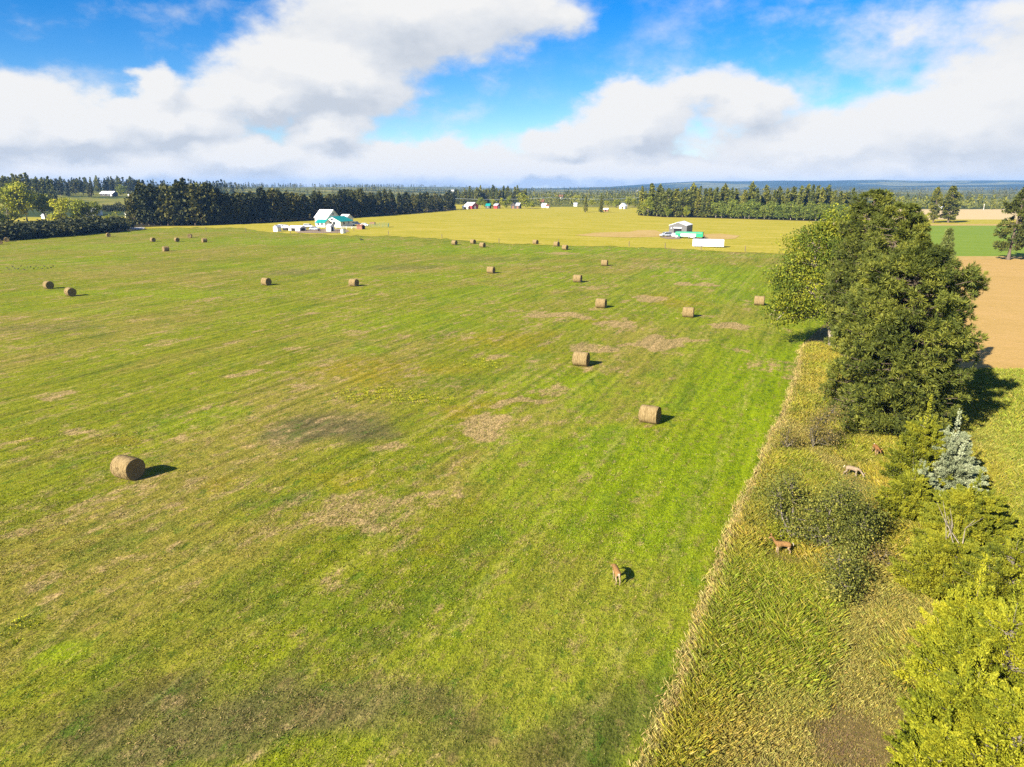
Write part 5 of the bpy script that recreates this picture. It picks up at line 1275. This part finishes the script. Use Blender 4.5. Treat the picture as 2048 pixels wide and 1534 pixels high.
# ------------------------------------------------------------------ vehicles
def wheel(par, x, y, r, w=.22):
    mb = MB(); mb.tube((x, y - w / 2, r), (x, y + w / 2, r), r, r, 16); o = mb.build("wheel", M['tyre'], par, smooth=False)
    rb = MB(); s = -1 if y < 0 else 1; rb.tube((x, y + s * (w / 2 - .01), r), (x, y + s * (w / 2 + .012), r), r * .6, r * .55, 12); rb.build("rim", M['rim'], o)
def car(name, label, loc, yaw, paint, kind='suv', cat="car", group=None):
    e = empty(name, loc, radians(yaw)); tag(e, label, cat, group)
    if kind == 'suv': pr = [(-2.2, .35), (2.2, .35), (2.25, .8), (1.2, 1.0), (.6, 1.62), (-1.9, 1.66), (-2.2, 1.0)]; gl = [(1.05, 1.02), (.58, 1.55), (-1.8, 1.58), (-2.05, 1.04)]
    elif kind == 'van': pr = [(-2.6, .35), (2.5, .35), (2.55, .95), (2.0, 1.3), (1.4, 2.15), (-2.6, 2.2)]; gl = [(1.9, 1.3), (1.42, 1.95), (-1.2, 1.98), (-1.2, 1.3)]
    elif kind == 'pickup': pr = [(-2.7, .45), (2.6, .45), (2.65, .95), (1.5, 1.12), (.9, 1.75), (-.6, 1.78), (-.75, 1.12), (-2.7, 1.1)]; gl = [(1.32, 1.14), (.88, 1.67), (-.5, 1.7), (-.6, 1.14)]
    else: pr = [(-2.1, .3), (2.1, .3), (2.15, .7), (1.1, .88), (.5, 1.38), (-1.0, 1.4), (-1.7, .92), (-2.12, .85)]; gl = [(.95, .9), (.45, 1.31), (-.95, 1.33), (-1.5, .92)]
    mb = MB(); mb.prism(pr, -.88, .88); mb.build("body", M[paint], e, bevel=.08)
    for s in (-1, 1):
        g = MB(); y0 = s * .885; g.prism(gl if s < 0 else gl[::-1], min(y0, y0 + s * .012), max(y0, y0 + s * .012)); g.build("side_window", M['glass'], e)
    g = MB(); a, b_ = gl[0], gl[1]; dx, dz = .07, .05
    g.face([(a[0] + dx + .06, -.75, a[1]), (a[0] + dx + .06, .75, a[1]), (b_[0] + dx + .02, .7, b_[1]), (b_[0] + dx + .02, -.7, b_[1])]); g.build("windscreen", M['glass'], e)
    for x in (-1.35, 1.4):
        for y in (-.82, .82): wheel(e, x, y, .36 if kind != 'sedan' else .32)
    for s in (-1, 1):
        h = MB(); h.box(2.16 if kind != 'van' else 2.46, 2.26 if kind != 'van' else 2.57, s * .65 - .14, s * .65 + .14, .62, .78); h.build("headlight", M['rim'], e)
    return e
def L0(px, py): p = gp(px, py); p[2] = .19; return p
car("parked_car", "white car with a dark rear parked at the left of the grey shed", L0(1331, 474), 200, 'silver_paint', 'suv')
car("parked_van", "white van parked at the right end of the farmhouse", L0(701, 452.5), 65, 'white_paint', 'van', cat="van")
car("pickup_truck", "dark pickup truck parked right of the white van", L0(711, 451), -10, 'dark_paint', 'pickup', cat="pickup")
car("parked_car", "white car behind the left shed of the farm", L0(562, 456), -15, 'white_paint', 'sedan')
car("parked_car", "silver car parked beside the white car at the farm's left end", L0(571, 456.5), -15, 'silver_paint', 'sedan')
car("parked_car", "white car parked between the shelter and the farmhouse wing", L0(617, 456), -15, 'white_paint', 'suv')
car("parked_car", "pale car standing in front of the white car by the shelter", L0(629, 461), -20, 'silver_paint', 'sedan')
car("parked_car", "white car half seen behind the reddish brown wooden shed", L0(729, 453), -15, 'white_paint', 'sedan')
car("parked_car", "white car standing inside the open grey shed's doorway", gp(1350, 474.5) * np.array([1, 1, 0]) + np.array([-.2, -.8, .21]), 65, 'white_paint', 'sedan')
car("parked_car", "small dark red car in the shade of the hedge by the drive", L0(234, 463.5), 10, 'rust', 'sedan')
# green bus
be = empty("bus", L0(1378, 477.5), radians(-22)); tag(be, "old green bus with a long white side panel standing before the grey shed", "bus")
b = MB(); b.prism([(-4.9, .5), (4.9, .5), (5.0, .9), (5.0, 2.05), (4.8, 2.3), (-4.7, 2.3), (-4.95, 2.05)], -1.15, 1.15); b.build("body", M['green_paint'], be, bevel=.12)
b = MB(); b.box(-2.9, 2.5, -1.185, -1.153, .75, 1.62); b.build("side_panel", M['white_paint'], be)
for x0, x1 in ((-4.8, -4.0), (.6, 1.7)):
    b = MB(); b.box(x0, x1, -1.2, -1.188, .38, 1.05); b.build("skirt", M['white_paint'], be)
b = MB(); b.box(5.003, 5.03, -1.0, 1.0, .8, 2.0); b.build("rear_window", M['glass'], be)
b = MB(); b.box(-4.6, 4.6, -1.172, -1.153, 1.72, 2.02); b.build("window_band", M['panel_green'], be)
for x in (-3.5, .1, 2.1):
    for y in (-1.02, 1.02): wheel(be, x, y, .42, .26)
# white trailer
te = empty("trailer", L0(1416, 495), radians(-17)); tag(te, "long plain white box trailer on the grass below the green bus", "trailer")
b = MB(); b.box(-4.7, 4.7, -1.2, 1.2, .28, 2.35); b.build("body", M['white_paint'], te, bevel=.04)
b = MB(); b.box(-4.72, 4.72, -1.225, -1.203, .24, .36); b.build("bottom_rail", M['trim'], te)
for x in (2.6, 3.6):
    for y in (-.95, .95): wheel(te, x, y, .3, .24)
b = MB(); b.box(-3.6, -3.4, -.9, -.7, 0, .3); b.box(-3.6, -3.4, .7, .9, 0, .3); b.build("landing_gear", M['rust'], te)
# clutter
def implement(px, py, label, yaw=0, s=1.0):
    e = empty("farm_implement", L0(px, py), radians(yaw), s); tag(e, label, "farm implement")
    b = MB(); b.box(-1, 1, -.5, .5, .5, .65); b.box(-.1, .1, -.05, .05, .65, 1.5); b.tube((1, 0, .55), (1.9, 0, .35), .06, .05); b.build("frame", M['rust'], e)
    for y in (-.6, .6): wheel(e, -.4, y, .45, .16)
implement(1409, 478, "rusty farm implement at the right end of the green bus", 20, .8)
implement(640, 463, "rusty implement standing in the dirt yard left of the grey roofed shed", 40, .8)
he = empty("hay_feeder", L0(745.5, 450.5), radians(-20)); tag(he, "dark brown slatted feed rack beyond the corral", "feeder")
b = MB(); b.box(-1.3, 1.3, -.6, .6, .5, 1.3); b.build("rack", M['brown_wall'], he)
for x in (-1.2, 1.2):
    for y in (-.5, .5): b = MB(); b.box(x - .06, x + .06, y - .06, y + .06, 0, .5); b.build("leg", M['wood'], he)

# ------------------------------------------------------------------ fences and posts
def panel_fence(name, label, pts, h, rails, mat, postgap=2.4, r=.035, cat="fence"):
    P0 = np.array(pts[0], float); e = empty(name, P0); tag(e, label, cat)
    rb = MB()
    for a, b in zip(pts[:-1], pts[1:]):
        a, b = np.array(a, float) - P0, np.array(b, float) - P0
        for k in range(rails):
            z = h * (k + 1) / rails
            rb.tube(a + (0, 0, z - .03), b + (0, 0, z - .03), r, r, 4)
        n = max(1, int(np.linalg.norm(b - a) / postgap))
        for i in range(n + 1):
            p = lerp(a, b, i / n); q = MB(); q.tube(p, p + (0, 0, h + .1), r * 1.7, r * 1.6, 5); q.build("post", mat, e)
    rb.build("rail", mat, e)
L1 = lambda px, py: L0(px, py)
panel_fence("corral_fence", "green steel corral panels right of the wooden shed", [L1(733, 456), L1(776, 456.5), L1(778, 453), L1(740, 452.5)], 1.5, 4, M['panel_green'])
panel_fence("garden_fence", "white rail fence in front of the farmhouse", [L1(672, 458), L1(714, 459)], 1.0, 2, M['trim'], r=.06)
panel_fence("yard_fence", "weathered rail fence along the front of the farm's left sheds", [L1(604, 460), L1(626, 459), L1(640, 458.5)], 1.1, 2, M['wood'], r=.06)
panel_fence("paddock_fence", "white post fence in front of the paddock shed by the drive", [at(232, 372, .12), at(272, 366, .12)], 1.2, 1, M['trim'], r=.07)
posts = [(777, 470, "fence post in the golden grass below the corral"), (884, 477.5, "fence post at the meadow edge, above the left small bales"), (998, 487, "fence post at the meadow edge right of the three small bales"), (1117, 489, "fence post just behind the close pair of small bales"), (1258, 493.5, "fence post at the meadow edge, left of the trailer"), (1402, 500, "fence post standing in front of the white trailer"), (412, 462, "fence post in the grass under the dark wood, left of two"), (492, 464.5, "fence post in the grass left of the farm's left shed"), (674, 468, "fence post left of the tiny white box shed"), (708, 463, "dark gate post between the tiny box shed and the wooden shed"), (581, 468, "fence post in front of the white roofed shelter"), (1330, 497, "fence post between the grey shed yard and the meadow"), (1490, 504, "fence post at the meadow edge right of the trailer")]
for (x, y, lab) in posts:
    b = MB(); b.tube((0, 0, -.1), (0, 0, 1.5), .12, .10, 7); b.tube((0, 0, 1.5), (0, 0, 1.56), .10, .05, 7)
    o = b.build("fence_post", M['wood']); o.location = tuple(float(v) for v in L0(x, y)); tag(o, lab, "fence post", "fence posts along the meadow edge")
# power line
pe = [(880, 655), (1100, 660), (1290, 680)]
for i, (x, Y) in enumerate(pe):
    e = empty("power_pole", at(x, Y, .1), 0); tag(e, ["power pole hidden by the dark wood's corner", "power pole beside the white roofed cottage", "power pole at the mixed wood's left corner"][i], "power pole", "power poles behind the red barn")
    b = MB(); b.tube((0, 0, 0), (0, 0, 9.2), .13, .09, 7); b.build("pole", M['wood'], e)
    b = MB(); b.box(-.06, .06, -1, 1, 8.3, 8.45); b.build("crossarm", M['wood'], e)
for s in (-.9, .9):
    b = MB()
    for (x0, Y0), (x1, Y1) in zip(pe[:-1], pe[1:]):
        a, c = at(x0, Y0, 8.45), at(x1, Y1, 8.45); a[2] = c[2] = 8.55; a[1] += s; c[1] += s; prev = a
        for k in range(1, 13):
            t_ = k / 12; p = lerp(a, c, t_); p[2] -= 1.6 * 4 * t_ * (1 - t_); b.tube(prev, p, .05, .05, 4, cap=False); prev = p
    o = b.build("power_cable", M['silver_paint']); tag(o, "power cable strung behind the red barn, " + ("lower" if s < 0 else "upper") + " of two", "cable")
b = MB(); b.tube((0, 0, 0), (0, 0, 4.5), .14, .1, 7); b.box(-.8, .8, -.05, .05, 4.1, 4.22)
o = b.build("utility_pole", M['trim']); o.location = tuple(float(v) for v in at(1967, 585, .17)); tag(o, "pale utility pole at the far edge of the straw field", "power pole")

# ------------------------------------------------------------------ geese and a calf out on the meadow
def goose_mesh():
    b = MB(); b.tube((-.32, 0, .42), (-.1, 0, .38), .03, .14, 7); b.tube((-.1, 0, .38), (.18, 0, .40), .14, .12, 7); b.tube((.18, 0, .40), (.28, 0, .45), .12, .05, 7)
    b.tube((.26, 0, .44), (.36, 0, .72), .05, .03, 6); b.tube((.34, 0, .72), (.46, 0, .74), .045, .02, 6)
    b.tube((.02, .05, 0), (.0, .05, .3), .015, .02, 4); b.tube((.02, -.05, 0), (.0, -.05, .3), .015, .02, 4)
    return b.mesh("goose", mat_plain("goose_plumage", (.05, .042, .034), .8, .4, 6), smooth=True)
gm = goose_mesh()
for i in range(17):
    x = 14 + i * 5.8 + R.uniform(-2, 2); y = 539 + 3 * math.sin(i * 2.3) + R.uniform(-1, 1) - i * .12
    o = link("goose", gm); o.location = (*gp(x, y)[:2], .06); o.rotation_euler = (0, 0, R.uniform(0, 6.28)); o.scale = (.72,) * 3
    tag(o, "dark goose of the flock feeding in a line at the left of the meadow", "goose", "flock of dark geese")
ce = empty("calf", [*gp(724, 483)[:2], .05], radians(200)); tag(ce, "small black animal alone on the meadow below the wooden shed", "animal")
V = [(-.4, 0, .75, .2), (0, 0, .74, .23), (.4, 0, .76, .2), (.62, 0, .88, .11), (.82, 0, .92, .1), (1.0, 0, .82, .06)]; E = [(i, i + 1) for i in range(5)]
for x, b0 in ((-.4, 0), (.38, 2)):
    for sy in (-1, 1):
        V.append((x, .12 * sy, .45, .07)); E.append((b0, len(V) - 1)); V.append((x, .12 * sy, .03, .05)); E.append((len(V) - 2, len(V) - 1))
m = bpy.data.meshes.new("calf_body"); m.from_pydata([v[:3] for v in V], E, []); m.materials.append(M['dark']); m.update()
o = link("body", m, ce); sk = o.modifiers.new("skin", 'SKIN')
for i, v in enumerate(V): m.skin_vertices[0].data[i].radius = (v[3], v[3])
m.skin_vertices[0].data[0].use_root = True
ss = o.modifiers.new("smooth", 'SUBSURF'); ss.levels = ss.render_levels = 1
b = MB(); b.tube((-.58, 0, .82), (-.64, 0, .4), .03, .02, 5); b.build("tail", M['dark'], ce)

# ------------------------------------------------------------------ haze
mz, N = new_mat("valley_haze")
pv = N.n('ShaderNodeVolumePrincipled'); pv.inputs['Color'].default_value = (.25, .52, 1.0, 1); pv.inputs['Density'].default_value = 0.85e-4; pv.inputs['Anisotropy'].default_value = 0.0
o_ = N.n('ShaderNodeOutputMaterial'); N.l(pv.outputs[0], o_.inputs['Volume'])
b = MB(); b.box(-8000, 8000, -7500, 7600, -2.0, 76); hz = b.build("haze", mz); tag(hz, "thin blue morning haze over the valley", "haze", kind="stuff")
